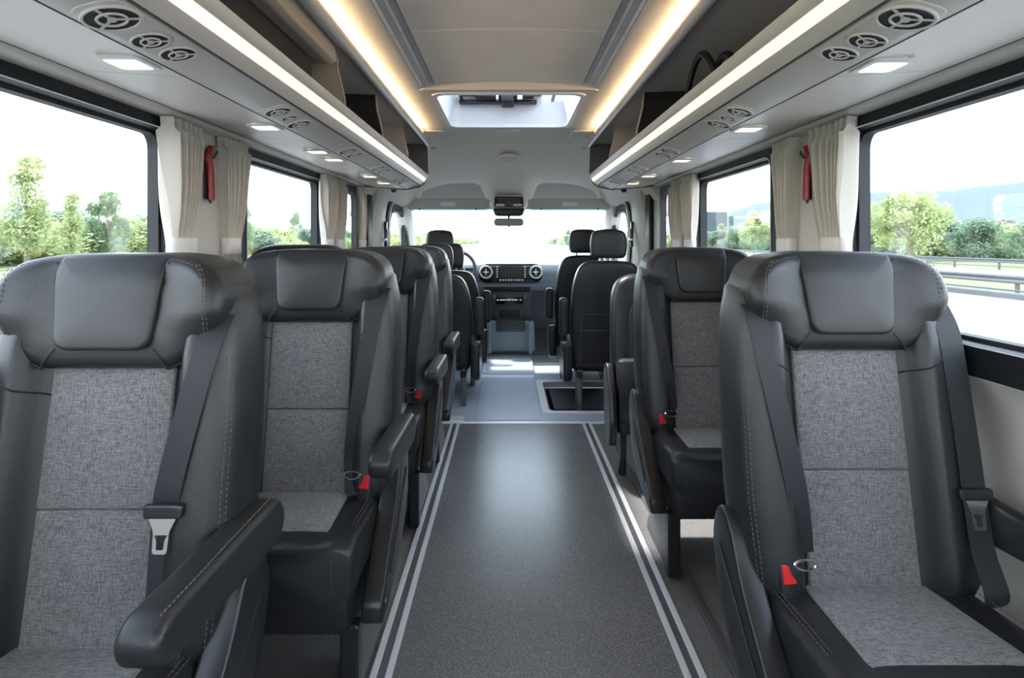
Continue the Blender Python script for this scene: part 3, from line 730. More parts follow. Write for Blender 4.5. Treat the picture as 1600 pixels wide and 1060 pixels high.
# ------------------------------------------------------------------ passenger seats (they face the camera: -y)
def rec(z): return .17*(z-.95)
def wback(z):
    pts = [(.40, .225), (.50, .250), (.65, .258), (.85, .256), (.95, .250), (1.02, .243), (1.08, .230), (1.13, .200), (1.155, .165)]
    for (a, b), (c, d) in zip(pts, pts[1:]):
        if z <= c: return b+(d-b)*sm(a, c, z)
    return pts[-1][1]
def frontY(x, z, w=None):
    w = w or wback(z); ax = abs(x)
    bol = .060*sm(.118, .165, ax)*(1-.35*sm(.98, 1.1, z))*sm(.36, .50, z)+.012
    e = max(0, 1-(min(ax, w)/w)**7)**(1/4.)
    return .085-(.060+bol)*e+rec(z)
def backrest():
    b = MB(); rings = []
    zs = [.40, .405, .42, .45]+[.45+.03*k for k in range(1, 21)]+[1.07, 1.09, 1.11, 1.13, 1.145, 1.155]
    for z in zs:
        sc = 1.0
        if z < .42: sc = .93+.07*(z-.40)/.02
        if z > 1.12: sc = 1-.12*((z-1.12)/.035)**2
        w = wback(z)*(1 if z > .42 else sc); fr = []; N = 56
        for i in range(N+1):
            t = math.sin((i/N-.5)*PI); t = .55*t+.45*(i/N*2-1) if abs(t) < .999 else t
            x = w*t; y = frontY(x, z, w); y = (y-.085-rec(z))*sc+.085+rec(z)
            fr.append((x, y, z))
        bk = []
        for i in range(1, 28):
            t = math.cos(i/28*PI); x = w*t; e = max(0, 1-abs(t)**6)**(1/4.)
            bk.append((x, .085+rec(z)+.055*sc*e, z))
        rings.append(fr+bk)
    b.loft(rings); return b
def fpt(x, z, off=.003): return Vector((x, frontY(x, z)-off, z))
def dashes(path, r=.0007, ln=.006, gap=.0045):
    """a row of stitches along a polyline of points"""
    b = MB(); acc = 0; pts = [Vector(p) for p in path]; cum = [0]
    for a, c in zip(pts, pts[1:]): cum.append(cum[-1]+(c-a).length)
    def at(s_):
        for i in range(len(pts)-1):
            if s_ <= cum[i+1]: return pts[i].lerp(pts[i+1], (s_-cum[i])/max(1e-6, cum[i+1]-cum[i]))
        return pts[-1]
    t = 0
    while t < cum[-1]: b.tube([at(t), at(min(t+ln, cum[-1]))], r, 4); t += ln+gap
    return b
def curve(pts, n=10):
    P = [Vector(p) for p in pts]; out = []
    for i in range(len(P)-1):
        p0 = P[max(i-1, 0)]; p1 = P[i]; p2 = P[i+1]; p3 = P[min(i+2, len(P)-1)]
        for k in range(n):
            t = k/n; out.append(.5*((2*p1)+(p2-p0)*t+(2*p0-5*p1+4*p2-p3)*t*t+(3*p1-p0-3*p2+p3)*t**3))
    return out+[P[-1]]

def headY(x, z): return rec(z)-.040*1-.022*sm(.10, .20, abs(x))*sm(.97, 1.03, z)+.0
PT = {}
def make_seat_parts(root):
    backrest().build('backrest', M['leather'], root, 60)
    # head section with side wings
    ol = rpoly([(-.120, .955, .008), (.120, .955, .008), (.165, .975, .03), (.205, 1.005, .02), (.223, 1.06, .05), (.222, 1.115, .05), (.185, 1.163, .05), (.10, 1.177, .04), (-.10, 1.177, .04), (-.185, 1.163, .05), (-.222, 1.115, .05), (-.223, 1.06, .05), (-.205, 1.005, .02), (-.165, .975, .03)], step=.02)
    def f(p, t):
        k = (t-.09)/(-.125)      # t from .09 (back) to -.04 (front)
        ax = abs(p.x); zb_ = .955+.05*sm(.12, .205, ax); wing = -.022*sm(.09, .20, ax)*max(0, k)
        low = (.008+.020*sm(.115, .19, ax))*(1-sm(0, .07, p.y-zb_))*max(0, k)
        return (p.x, t+rec(p.y)+wing+low, p.y)
    MB().pad(ol, .09, -.035, .026, f, dome=.0, nr=6).build('head_section', M['leather'], root, 60)
    ol = rpoly([(-.090, .994, .03), (.090, .994, .03), (.108, 1.172, .012), (-.108, 1.172, .012)], step=.02)
    MB().pad(ol, -.020, -.0475, .009, lambda p, t: (p.x, t+rec(p.y)+.02*sm(1.13, 1.18, p.y), p.y), dome=.004, nr=4).build('headrest_pad', M['leather2'], root, 60)
    # dark seams and stitching of the head section
    def hs(x, z, off=.0):
        ax = abs(x); zb2 = .955+.05*sm(.12, .205, ax); y = -.035-.022*sm(.09, .20, ax)+(.008+.020*sm(.115, .19, ax))*(1-sm(0, .07, z-zb2))+rec(z)
        edge = max(0, (abs(x)-.19)/.033); y += .026*(1-math.sqrt(max(0, 1-min(1, edge)**2))) if edge > 0 else 0
        tz = max(0, (z-1.151)/.026); y += .026*(1-math.sqrt(max(0, 1-min(1, tz)**2)))
        bz = max(0, (zb2+.018-z)/.02); y += .012*min(1, bz)**2
        return Vector((x, y-off, z))
    class _T:
        def tube(q, *a): MB().tube(*a).build('seam_piping', M['seam'], root)
    b = _T()
    for s in (-1, 1):
        b.tube([hs(s*x, z, .0005) for x, z in ((.094, .996), (.106, .982), (.115, .968), (.121, .957))], .0022, 6)
        b.tube([hs(s*x, z, -.002) for x, z in ((.121, .957), (.145, .968), (.175, .984), (.198, 1.0))], .0022, 6)
        b.tube([fpt(s*(.120+.0072*k), .900+.0042*k, -.0006) for k in range(13)], .0022, 6)
        b.tube([hs(s*x, z, -.0015) for x, z in ((.1085, 1.16), (.1075, 1.13), (.102, 1.07), (.094, 1.0))], .0022, 6)
    bs = MB()
    for s in (-1, 1):
        for dx in (0, .006):
            q = dashes(curve([hs(s*x, z, .001) for x, z in ((.178-dx, 1.158), (.192-dx, 1.13), (.197-dx, 1.09), (.199-dx, 1.05), (.196-dx, 1.02))]));  bs.add(q.v, q.f)
        q = dashes(curve([hs(s*x, z, .001) for x, z in ((.112, 1.166), (.135, 1.163), (.16, 1.157), (.178, 1.150))])); bs.add(q.v, q.f)
        q = dashes(curve([fpt(s*.93*wback(z), z, .002) for z in (.98, .92, .85, .75, .65, .55, .48)])); bs.add(q.v, q.f)
        q = dashes(curve([fpt(s*.955*wback(z), z, .002) for z in (.98, .92, .85, .75, .65, .55, .48)])); bs.add(q.v, q.f)
    st = bs.build('stitching', M['thread'], root, None); st['kind'] = 'stuff'
    # woven fabric inserts, two panels with a seam between
    for z0, z1 in ((.458, .6945), (.6965, .953)):
        ol = rpoly([(-.120, z0, .004), (.120, z0, .004), (.119, z1, .004), (-.119, z1, .004)], step=.02)
        MB().pad(ol, .03, .004, .006, lambda p, t: (p.x, t+rec(p.y), p.y), dome=.006, nr=3).build('fabric_panel', M['fab'], root, 60)
    # cushion
    def cush(y):      # y from 0 (back) to -.40 (front)
        t = -y/.40; top = .452+.022*t; bot = .335-.01*t; w = .222+.006*t
        return top, bot, w
    rings = []
    for y, q in ((.06, .85), (.055, 1), (0, 1), (-.08, 1), (-.16, 1), (-.24, 1), (-.30, 1), (-.335, .985), (-.36, .95), (-.378, .89), (-.388, .80), (-.392, .68)):
        top, bot, w = cush(y); zc_ = (top+bot)/2; hh = (top-bot)/2; ring = []
        N = 48
        for i in range(N):
            a = 2*PI*i/N+PI/N; c, s_ = math.cos(a), math.sin(a)
            x = w*math.copysign(abs(c)**.36, c); zz = math.copysign(abs(s_)**.40, s_)
            up = .014*sm(.13, .19, abs(x))*(1 if s_ > 0 else 0)
            ww = (w-.05*(1-q)*.6)/w
            ring.append((x*ww, y, bot+ (zc_-bot)*(1) + zz*hh*(q if s_ > 0 else 1)+up*q))
        rings.append(ring)
    MB().loft(rings).build('cushion', M['leather'], root, 50)
    ol = rpoly([(-.125, .015, .004), (-.150, -.345, .02), (.150, -.345, .02), (.125, .015, .004)], step=.025)
    MB().pad(ol, .43, .4575, .006, lambda p, t: (p.x, p.y, t+.022*(-p.y/.40)-.03*sm(-.31, -.37, p.y)), dome=.003, nr=3).build('fabric_cushion_panel', M['fab'], root, 60)
    MB().box(-.205, .205, -.355, .05, .225, .345, .02).build('cushion_base', M['softblack'], root)
    bs = MB()
    for s in (-1, 1):
        for dx in (0, .007):
            q = dashes([(s*(.210-dx), y, .4675+.022*(-y/.40)-(.004 if dx == 0 else 0)) for y in (-.02, -.12, -.22, -.31)]); bs.add(q.v, q.f)
        q = dashes([(s*.175, -.394+.0, z) for z in (.44, .40, .36)]); bs.add(q.v, q.f)
    st = bs.build('cushion_stitching', M['thread'], root, None); st['kind'] = 'stuff'
    # floor legs
    for s in (-1, 1):
        b = MB().box(s*.20-.022, s*.20+.022, -.335, -.29, 0.012, .24, .006, 1)
        b.build('leg', M['plastic'], root)
        ol = rpoly([(-.30, .012, .01), (.04, .012, .02), (.02, .06, .02), (-.16, .24, .02), (-.30, .24, .01)], step=.1)
        MB().pad(ol, s*.20-.010, s*.20+.010, .003, YZ, both=True, nr=2).build('leg_bracket', M['steel'], root)
    MB().box(-.18, .18, -.10, -.06, .19, .235, .008, 1).build('cross_bar', M['softblack'], root)
def belt(root, s, pts, tongue=None, wd=.047):
    P = curve([fpt(s*x, z, off) for x, z, off in pts], 6)
    st = MB().ribbon(P, wd, .0022).build('belt_strap', M['belt'], root, 60)
    if tongue:
        x, z = tongue; p = fpt(s*x, z, .015)
        MB().pad(rpoly([(-.034, -.008, .006), (.034, -.008, .006), (.036, .016, .008), (-.036, .016, .008)], step=.05), -.006, .006, .004, lambda q, t: (p.x+q.x, p.y+t+rec(z+q.y)-rec(z), z+q.y), both=True, nr=2).build('belt_slider', M['plastic'], root)
        out = rpoly([(-.024, -.008, .002), (.024, -.008, .002), (.014, -.030, .006), (.013, -.066, .006), (-.013, -.066, .006), (-.014, -.030, .006)], n=4, step=1)
        inn = [Vector((q.x*.50, -.047+(q.y+.037)*.42)) for q in out]
        MB().ring_plate(out, inn, lambda q, t: (p.x+q.x, p.y+t+rec(z+q.y)-rec(z), z+q.y), -.002, .002).build('belt_tongue', M['chrome'], root, 30)
def buckle(root, s, x=.185, z=.49):
    b = empty('buckle'); b.parent = root; b.location = (s*x, -.105, z+.012); b.rotation_euler = (math.radians(-14), 0, math.radians(-8*s))
    MB().box(-.019, .019, -.012, .012, -.05, .028, .005).build('buckle_body', M['softblack'], b)
    MB().box(-.014, .014, -.0155, -.010, -.014, .023, .002, 1).build('release_button', M['red'], b)
    MB().box(-.006, .006, -.008, .008, -.10, -.045, .002, 1).build('buckle_stalk', M['softblack'], b)
def side_panel(root, s, xc=.247, lean=1.0):
    ol = rpoly([(.075, .50, .03), (.055, .575, .04), (.01, .60, .04), (-.035, .575, .03), (-.09, .48, .06), (-.24, .345, .05), (-.315, .28, .02), (-.318, .232, .015), (-.275, .222, .02), (-.10, .27, .06), (.03, .36, .05)], step=.03)
    MB().pad(ol, s*xc-s*.024, s*xc+s*.030, .008, YZ, both=True, nr=3).build('side_panel', M['plastic'], root, 45)
    b = MB().tube([(s*(xc+.031), y, z) for y, z in ((.02, .50), (-.03, .46), (-.14, .37), (-.22, .31))], .0025, 6).build('panel_crease', M['leather2'], root)
    MB().add([(0, 0, 0)], []) if 0 else None
    q = MB().disc(.007, 0, .003, 12).xf(lambda p: (s*(xc+.0305)+s*p.z, -.28+p.x, .27+p.y)); q.build('screw', M['steel'], root)
def armrest(root, s, xc=.272, w=.058, zt=.672, y0=-.34, y1=.05):
    ol = rpoly([(y1, zt-.01, .02), (y0+.03, zt-.004, .03), (y0, zt-.03, .03), (y0+.02, zt-.075, .03), (y1-.10, zt-.098, .04), (y1+.01, zt-.10, .045), (y1+.03, zt-.05, .04)], step=.03)
    MB().pad(ol, s*(xc-w/2), s*(xc+w/2), .013, YZ, both=True, nr=4).build('armrest', M['leather2'], root, 60)
    c = dashes([(s*(xc+w/2-.012), y, zt+.001-.003) for y in (y1-.01, y0+.03)], .0009); st = c.build('armrest_stitching', M['thread'], root, None); st['kind'] = 'stuff'
    MB().tube([(s*(xc-w*.7), .03, zt-.06), (s*xc, .03, zt-.06)], .018, 12).build('armrest_pivot', M['steel'], root)

proto_used = [False]
base_parts = []
def seat(x, y, label, side, sc=(1, 1, 1), arm=True, panel=True, straps='std', group='rear-facing passenger seats', bk=True, rot=0, dz=0):
    root = empty('passenger_seat', (x, y, dz), label, 'seat', group); root.scale = sc; root.rotation_euler = (0, 0, rot)
    if not proto_used[0]:
        make_seat_parts(root); base_parts.extend(kids(root)); proto_used[0] = True
    else:
        for p in base_parts:
            c = p.copy(); C.objects.link(c); c.parent = root
    if side == 'L':   # aisle is at +x
        s = 1
        if straps == 'near': belt(root, 1, [(.212, 1.06, .0), (.208, 1.03, .006), (.200, .98, .010), (.180, .88, .008), (.158, .76, .008), (.150, .70, .008), (.152, .60, .004), (.158, .50, .004)], (.154, .715))
        else: belt(root, 1, [(.212, 1.06, .0), (.206, 1.03, .006), (.190, .94, .008), (.168, .80, .008), (.150, .66, .006), (.142, .55, .004), (.16, .475, .002)], None, .044)
    else:
        s = -1
        belt(root, -1, [(.214, 1.06, .0), (.209, 1.03, .006), (.200, .94, .008), (.178, .80, .008), (.155, .66, .006), (.14, .54, .004)], None, .044)
        if straps == 'near': belt(root, 1, [(.205, 1.06, .0), (.210, 1.0, .008), (.214, .9, .008), (.216, .78, .010), (.216, .66, .012), (.214, .56, .02), (.222, .47, .045), (.235, .40, .05)], (.216, .665), .05)
    if straps != 'near' or side == 'R':
        p = fpt(s*.150, .53, .010)
        MB().torus(.020, .0035, n=16, m=6).xf(lambda q: (p.x+q.x*1.1, p.y+q.z-.004, p.z+q.y*.55)).build('belt_loop', M['chrome'], root)
    if bk: buckle(root, s)
    if panel: side_panel(root, s)
    if arm: armrest(root, s, **(dict(w=.066, y0=-.362, y1=.06, zt=.690) if straps == 'near' else {}))
    return root
G = 'rear-facing passenger seats'
seat(-.770, 1.12, 'nearest driver-side grey seat with raised armrest and shiny belt tongue hanging', 'L', straps='near')
seat(-.605, 1.77, 'second driver-side grey seat, sunlight on its fabric cushion', 'L', (1.03, 1, 1))
seat(-.595, 2.72, 'third driver-side grey seat, partly hidden behind the second one', 'L')
seat(-.595, 3.42, 'fourth driver-side grey seat, last one before the floor strip', 'L')
r1 = seat(.765, 1.31, 'nearest passenger-side grey seat with belt tongue beside the window wall', 'R', arm=False, straps='near')
seat(.783, 2.36, 'second passenger-side grey seat, fully seen across the aisle', 'R', arm=False)
# wall-side armrest of the nearest passenger-side seat
MB().pad(rpoly([(.04, .66, .02), (-.38, .65, .03), (-.39, .58, .03), (.0, .555, .04), (.05, .60, .03)], step=.04), .245, .272, .010, YZ, both=True, nr=4).build('wall_armrest', M['leather2'], r1, 60)
# folded rear-facing seat, third on the passenger side
def folded(x, y, label, s, w=.215, top=1.03, name='folding_seat', arm=True):
    o = empty(name, (x, y, 0), label, 'seat')
    ol = rpoly([(-w+.02, .22, .04), (w-.02, .22, .04), (w, .60, .1), (w-.01, top-.08, .08), (w-.07, top, .07), (-w+.07, top, .07), (-w+.01, top-.08, .08), (-w, .60, .1)], step=.04)
    MB().pad(ol, .11, 0, .035, lambda p, t: (p.x, t+.10*(p.y-.6), p.y), both=True, dome=.01, nr=5).build('backrest', M['leather'], o, 60)
    MB().pad([Vector((p.x*.62, .40+(p.y-.22)*.62)) for p in ol], .0, -.018, .010, lambda p, t: (p.x, t+.10*(p.y-.6), p.y), nr=3).build('centre_pad', M['leather2'], o, 60)
    MB().box(-w+.01, w-.01, -.11, -.03, .30, .62, .03).build('folded_cushion', M['leather'], o)
    MB().pad(rpoly([(.06, .55, .04), (-.02, .60, .04), (-.10, .50, .05), (-.16, .30, .04), (-.12, .20, .03), (-.02, .18, .03), (.05, .30, .04)], step=.04), s*(w+.0), s*(w+.035), .010, YZ, both=True, nr=3).build('side_panel', M['plastic'], o, 50)
    st = dashes([(s*(w-.03), -.001+.10*(z-.6), z) for z in (.95, .7, .35)]).build('stitching', M['thread'], o, None); st['kind'] = 'stuff'
    for q in (-1, 1):
        MB().tube([(q*.15, .04, .24), (q*.155, .0, .13), (q*.16, .02, .012)], [.018, .013, .022], 8).build('leg', M['softblack'], o)
    return o
folded(.74, 2.93, 'low folded black seat between the second grey seat and the cab seats', -1)
o = folded(-.775, 2.04, 'leather seat back by the driver-side window, seen just above second seat', 1, w=.215, top=1.19, name='window_seat')
# ------------------------------------------------------------------ forward-facing cab style seats (seen from behind)
def cab_seat(x, y, dz, label, s, hz=0, group=None, pocket=True, w=.27):
    o = empty('cab_seat', (x, y, 0), label, 'seat', group)
    top = 1.065+dz
    ol = rpoly([(-w+.03, .27, .03), (w-.03, .27, .03), (w, .60, .15), (w-.025, top-.14, .10), (w-.075, top-.02, .06), (w-.16, top, .05), (-w+.16, top, .05), (-w+.075, top-.02, .06), (-w+.025, top-.14, .10), (-w, .60, .15)], step=.03)
    r_ = lambda z: -.12*(z-.4)
    def f(p, t): return (p.x, t+r_(p.y), p.y)
    MB().pad(ol, .13, 0, .035, f, both=True, dome=.012, nr=5).build('backrest', M['leather'], o, 60)
    z0, z1 = .30, .69+dz
    pk = rpoly([(-w+.075, .315, .03), (w-.075, .315, .03), (w-.075, z1, .03), (-w+.075, z1, .03)], step=.03)
    inn = [Vector((p.x*.975, (p.y-.5)*.972+.5)) for p in pk]
    MB().ring_plate(pk, inn, f, -.014, .02).build('pocket_piping', M['piping'], o, 40)
    MB().tube([f(Vector((a, z1-.12)), -.013) for a in (-w+.08, 0, w-.08)], .004, 6).build('pocket_edge', M['piping'], o)
    # headrest on two posts
    hb = top+.018; ht = top+.225+hz
    hl = rpoly([(-.115, hb, .03), (.115, hb, .03), (.132, hb+.09, .05), (.118, ht-.02, .05), (.06, ht, .06), (-.06, ht, .06), (-.118, ht-.02, .05), (-.132, hb+.09, .05)], step=.03)
    MB().pad(hl, .10, .0, .03, lambda p, t: (p.x, t+r_(top)-.01, p.y), both=True, dome=.004, nr=5).build('headrest', M['leather2'], o, 60)
    for q in (-.06, .06): MB().tube([(q, .05+r_(top), top-.02), (q, .05+r_(top), hb+.02)], .007, 8).build('headrest_post', M['chrome'], o)
    MB().box(-w+.02, w-.02, .03, .50, .36, .47, .035, 3).build('cushion', M['leather'], o)
    MB().box(-.20, .20, .04, .44, .26, .37, .015).build('seat_base', M['softblack'], o)
    # upright folded armrest (aisle side)
    al = rpoly([(-.03, .53, .03), (.05, .53, .03), (.045, .80, .035), (-.04, .80, .035)], step=.04)
    MB().pad(al, s*(w+.012), s*(w+.075), .022, YZ, both=True, nr=5).build('armrest', M['leather2'], o, 60)
    sl = rpoly([(-.02, .48, .03), (.30, .44, .04), (.40, .36, .04), (.36, .25, .04), (.06, .18, .03), (-.02, .22, .04)], step=.05)
    MB().pad(sl, s*(w-.02), s*(w+.045), .014, YZ, both=True, nr=4).build('side_cover', M['plastic'], o, 50)
    for q in (-1, 1):
        zf = -.05 if y < 4.9 and x > .3 else .0
        zf = {True: -.14 if y < 4.4 else 0.0, False: 0.0}[x > .3]
        MB().pad(rpoly([(.04, zf, .01), (.14, zf, .01), (.16, .28, .02), (.02, .28, .02)], step=.2), q*(w-.075)-.018, q*(w-.075)+.018, .006, YZ, both=True, nr=2).build('leg', M['steel'], o, 40)
        MB().box(q*(w-.075)-.02, q*(w-.075)+.02, .0, .42, .22, .27, .006, 1).build('slide_rail', M['softblack'], o)
    return o
cab_seat(.705, 4.12, 0, 'black seat with headrest seen from behind, standing over the dark stepwell', -1)
cab_seat(.645, 5.00, .02, 'black co-driver seat farthest forward beside the dashboard, passenger side', -1, w=.25)
cab_seat(-.525, 4.15, -.10, 'black headrest seat behind the fourth grey seat on the driver side', 1)
cab_seat(-.495, 4.74, -.10, 'black headrest seat directly behind the driver seat', 1)
cab_seat(-.635, 5.36, .02, 'driver seat with the tall headrest below the sun visor', 1, w=.255)
# ------------------------------------------------------------------ cab: dashboard, wheel, mirror, visors, windscreen
D0 = 5.90
def P2(px, py, d): return Vector(((px-795)/900*d, d, H+(378-py)/900*d))
d = empty('dashboard', (0, D0, 0), 'blue-grey dashboard with wide black centre display between round vents', 'dashboard')
pr = [(.0, .78), (-.005, .84), (.02, .955), (.07, .985), (.30, .975), (.45, .94), (.45, .60), (.10, .60), (.02, .66)]
MB().loft([[(x, y+.12*(abs(x)/1.0)**2*0, z) for y, z in pr] for x in (-.98, -.5, 0, .5, .98)]).build('dash_top', M['dash'], d, 50)
pr = [(.03, .79), (-.02, .775), (-.015, .74), (.06, .735), (.06, .79)]
MB().loft([[(x, y, z) for y, z in pr] for x in (-.98, .98)]).build('trim_shelf', M['dash'], d, 40)
MB().box(-.25, .22, -.004, .10, .695, .745, .005).build('switch_slot', M['softblack'], d)
pr = [(.05, .70), (-.01, .69), (0.0, .62), (.03, .46), (.12, .30), (.3, .30), (.3, .70)]
MB().loft([[(x, y, z) for y, z in pr] for x in (-.98, .98)]).build('lower_dash', M['dashd'], d, 40)
cs = MB().box(-.225, .235, -.045, .25, .38, .695, .02); cs.build('centre_stack', M['dashd'], d)
MB().box(-.13, .145, -.053, -.03, .565, .635, .006).build('radio_panel', M['gloss'], d)
MB().box(-.16, -.135, -.056, -.04, .62, .665, .004, 1).build('chrome_bracket', M['steel'], d)
MB().box(.155, .18, -.056, -.04, .62, .665, .004, 1).build('chrome_bracket', M['steel'], d)
MB().box(-.10, .115, -.052, -.03, .43, .515, .01).build('cubby', M['softblack'], d)
MB().ring_plate(rr(-.13, .14, .405, .535, .02), rr(-.10, .112, .432, .512, .012), xz, -.060, -.04).build('cubby_frame', M['dashd'], d, 40)
for k, (a, b_) in enumerate(((-.09, -.03), (-.02, .02), (.03, .09), (-.12, -.10), (.11, .13))): MB().box(a, b_, -.0545, -.052, .604, .614).build('radio_key', M['icons'], d, None)
# lower console box
ol = rpoly([(-.215, .085, .03), (.265, .085, .03), (.255, .40, .03), (-.205, .40, .03)], step=.1)
MB().pad(ol, .20, -.10, .03, xz, nr=4).build('console_box', M['dash'], d, 50)
for x in (-.195, .215): MB().box(x-.02, x+.02, -.16, .0, .08, .40, .015).build('console_cheek', M['dash'], d)
MB().box(-.13, .17, -.112, -.06, .29, .41, .02).build('console_tray', M['dashd'], d)
# display unit
ol = rr(-.305, .345, .780, .978, .085, 8, 4)
MB().pad(ol, .04, -.055, .012, xz, nr=3).build('display_unit', M['gloss'], d, 50)
MB().box(-.085, .138, -.060, -.05, .838, .955, .004, 1).build('screen', M['screen'], d)
for x in (-.232, .275):
    v = empty('round_vent'); v.parent = d; v.location = (x, -.056, .893); v.rotation_euler = (PI/2, 0, 0)
    MB().torus(.060, .009, n=32).build('chrome_ring', M['white'], v); MB().disc(.056, -.01, .001).build('vent_face', M['softblack'], v)
    MB().box(-.03, .03, -.004, .004, .0, .005).build('vent_vane', M['chrome'], v); MB().box(-.004, .004, -.03, .03, .0, .005).build('vent_vane', M['chrome'], v); MB().disc(.010, 0, .008, 12).build('vent_knob', M['chrome'], v)
k0 = None
for i in range(9):
    for (x, z) in ((-.085+.028*i, .812),):
        b_ = MB().box(-.007, .007, -.0575, -.055, -.005, .005).build('touch_key', M['icons'], d, None) if k0 is None else None
        if k0 is None: k0 = b_; k0.location = (x, 0, z)
        else: inst('touch_key', k0, d, (x, 0, z))
for i in range(5):
    for x in (-.118, .165): inst('touch_key', k0, d, (x, 0, .845+.025*i))
# steering wheel
w = empty('steering_wheel', (-.53, 5.70, .93), 'dark steering wheel rim behind the driver-side seat backs', 'steering wheel'); w.rotation_euler = (math.radians(62), 0, 0)
MB().torus(.195, .017, n=40, m=10).build('rim', M['softblack'], w); MB().disc(.06, -.03, .0).build('hub', M['plastic'], w)
for a in (0, PI, PI*1.5):
    c, s_ = math.cos(a), math.sin(a); q = MB().box(.05, .19, -.015, .015, -.02, -.008); q.xf(lambda p: (p.x*c-p.y*s_, p.x*s_+p.y*c, p.z)); q.build('spoke', M['plastic'], w)
MB().tube([(0, 0, -.01), (0, 0, -.26)], .035, 12).build('column', M['plastic'], w)
# windscreen: frame from the roof edge at y 5.65 down to the dash at y 6.2
ws = empty('window_31', kind='structure')
def wsf(p, t): # p: (x, h 0..1) -> slanted plane
    return (p.x, 5.66+.55*(1-p.y)+t, .93+.62*p.y)
out = rr(-1.12, 1.12, -.35, 1.35, .001); inn = rr(-.985, .985, -.15, .955, .08)
o = MB().ring_plate(out, inn, wsf, 0, .04).build('windscreen_frame', M['creamd'], ws, 40)
MB().loft([[wsf(p, t) for p in inn] for t in (.02, .026)]).build('pane', M['glassf'], ws, None)
bd = rpoly([(-.985, .925, .01), (.985, .925, .01), (.985, .955, .06), (-.985, .955, .06)], step=.2)
MB().loft([[wsf(p, t) for p in bd] for t in (.015, .018)]).build('shade_band', M['band'], ws, None)
struct(MB().box(-1.1, 1.1, 5.62, 5.68, 1.60, 2.15).build('wall_front', M['liner'], smooth=None))  # shell above the windscreen, added to stop sky light leaking in
struct(MB().box(-1.1, 1.1, 6.30, 6.35, -.1, .95).build('wall_front', M['dashd'], smooth=None))
for s, sd in ((-1, 'left'), (1, 'right')):
    struct(MB().box(min(s*1.0, s*1.08), max(s*1.0, s*1.08), 4.10, 6.35, -.1, .22).build('wall_'+sd, M['dashd'], smooth=None))
    struct(MB().box(min(s*.99, s*1.08), max(s*.99, s*1.08), 5.95, 6.35, -.1, .96).build('wall_'+sd, M['dashd'], smooth=None))
    # A pillar cover
    b = MB(); rg = []
    for t in (0, .25, .5, .75, 1):
        y = 6.20-.55*t-.02; z = .93+.64*t; x = .985+.01*(1-t)
        rg.append([(s*(x-.03), y-.03, z), (s*(x-.045), y-.10, z), (s*(x), y-.22, z), (s*1.07, y-.22, z), (s*1.07, y+.02, z), (s*(x-.0), y+.01, z)])
    struct(b.loft(rg).build('pillar_cover', M['cream'], smooth=50))
# visors
for s, nm in ((-1, 'driver-side'), (1, 'passenger-side')):
    o = empty('sun_visor', (s*.58, 5.50, 1.56), 'grey sun visor with small white label, %s of the cab' % nm, 'sun visor')
    ol = rpoly([(-.395, -.055, .04), (.395, -.055, .04), (.40, .055, .05), (-.40, .055, .05)], step=.05)
    MB().pad(ol, .022, 0, .010, xz, both=True, nr=3).build('visor_panel', M['visor'], o, 50)
    MB().box(-.07, .07, -.004, .002, -.018, .018, .001, 1).build('label', M['white'], o)
    for q in (-.27, .27): MB().tube([(q, -.004, -.045), (q, -.012, -.052)], .008, 8).build('clip', M['softblack'], o)
    MB().tube([(-s*.40, .012, .03), (-s*.43, .012, .04)], .008, 8).build('hinge_arm', M['softblack'], o)
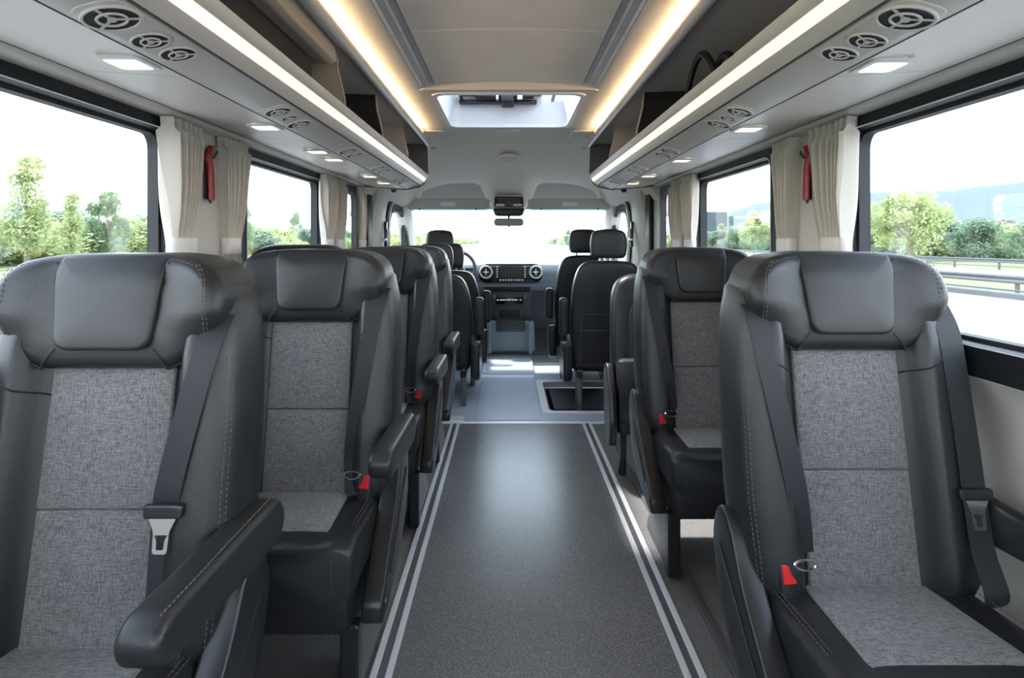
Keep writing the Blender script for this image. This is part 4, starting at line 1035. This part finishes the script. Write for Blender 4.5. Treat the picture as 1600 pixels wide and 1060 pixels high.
# roof console and mirror
o = empty('overhead_console', (0, 5.28, 1.555), 'dark overhead console with map lamps hanging above the mirror', 'console')
MB().pad(rpoly([(-.155, -.045, .03), (.155, -.045, .03), (.15, .075, .03), (-.15, .075, .03)], step=.05), .24, 0, .02, xz, nr=3).build('console_shell', M['rackgrey'], o, 50)
MB().pad(rpoly([(-.135, -.04, .02), (.135, -.04, .02), (.13, .06, .02), (-.13, .06, .02)], step=.05), .0, -.008, .004, xz, nr=2).build('console_window', M['gloss'], o, 50)
MB().box(-.12, .12, -.013, .0, -.030, -.008, .004, 1).build('lamp_lens', M['white'], o); MB().box(-.04, .04, -.018, -.008, -.03, .004, .004, 1).build('switch_block', M['plastic'], o)
MB().pad(rpoly([(-.13, -.115, .03), (.13, -.115, .03), (.15, -.045, .02), (-.15, -.045, .02)], step=.05), .16, .02, .02, xz, nr=3).build('camera_cover', M['dashd'], o, 50)
MB().tube([(0, .10, -.09), (0, .04, -.13)], .010, 8).build('stalk', M['softblack'], o)
o = empty('rear_view_mirror', (0, 5.30, 1.380), 'wide rear view mirror below the overhead console', 'mirror'); o.rotation_euler = (math.radians(5), 0, 0)
MB().pad(rr(-.137, .137, -.035, .035, .03, 6, 2), .03, 0, .008, xz, both=True, nr=3).build('mirror_shell', M['steel'], o, 50)
MB().pad(rr(-.130, .130, -.029, .029, .025, 6, 2), -.0005, -.002, .0005, xz, nr=1).build('mirror_glass', M['mirror'], o, None)
MB().tube([(0, .01, -.034), (0, .008, -.045)], .010, 8).build('mirror_knob', M['softblack'], o)
MB().tube([(0, .02, .03), (0, .05, .06)], .009, 8).build('mirror_neck', M['softblack'], o)
# belts on the B pillars, grab handles
for s, nm in ((-1, 'driver-side'), (1, 'passenger-side')):
    o = empty('pillar_belt', (s*.972, 4.55, 1.0), 'black seat belt hanging from the %s cab pillar' % nm, 'seat belt')
    MB().box(-.010, .010, -.02, .02, .16, .36, .006).build('height_adjuster', M['plastic'], o)
    MB().ribbon([(-s*.014, 0, .30), (-s*.022, -.01, .2), (-s*.022, 0, .0), (-s*.015, .0, -.35)], .045, .003, Vector((1, 0, 0))).build('belt_strap', M['softblack'], o)
    MB().box(-.022, .012, -.03, .03, .20, .23, .005).build('belt_guide', M['chrome'], o)
    o = empty('rack_end_hook', (s*.80, 4.02, 1.56), 'small round knob on the wall below the front end of %s rack' % nm, 'knob')
    MB().disc(.018, 0, .02, 14).xf(lambda p: (p.x, -p.z, p.y)).build('knob_cap', M['plastic'], o)
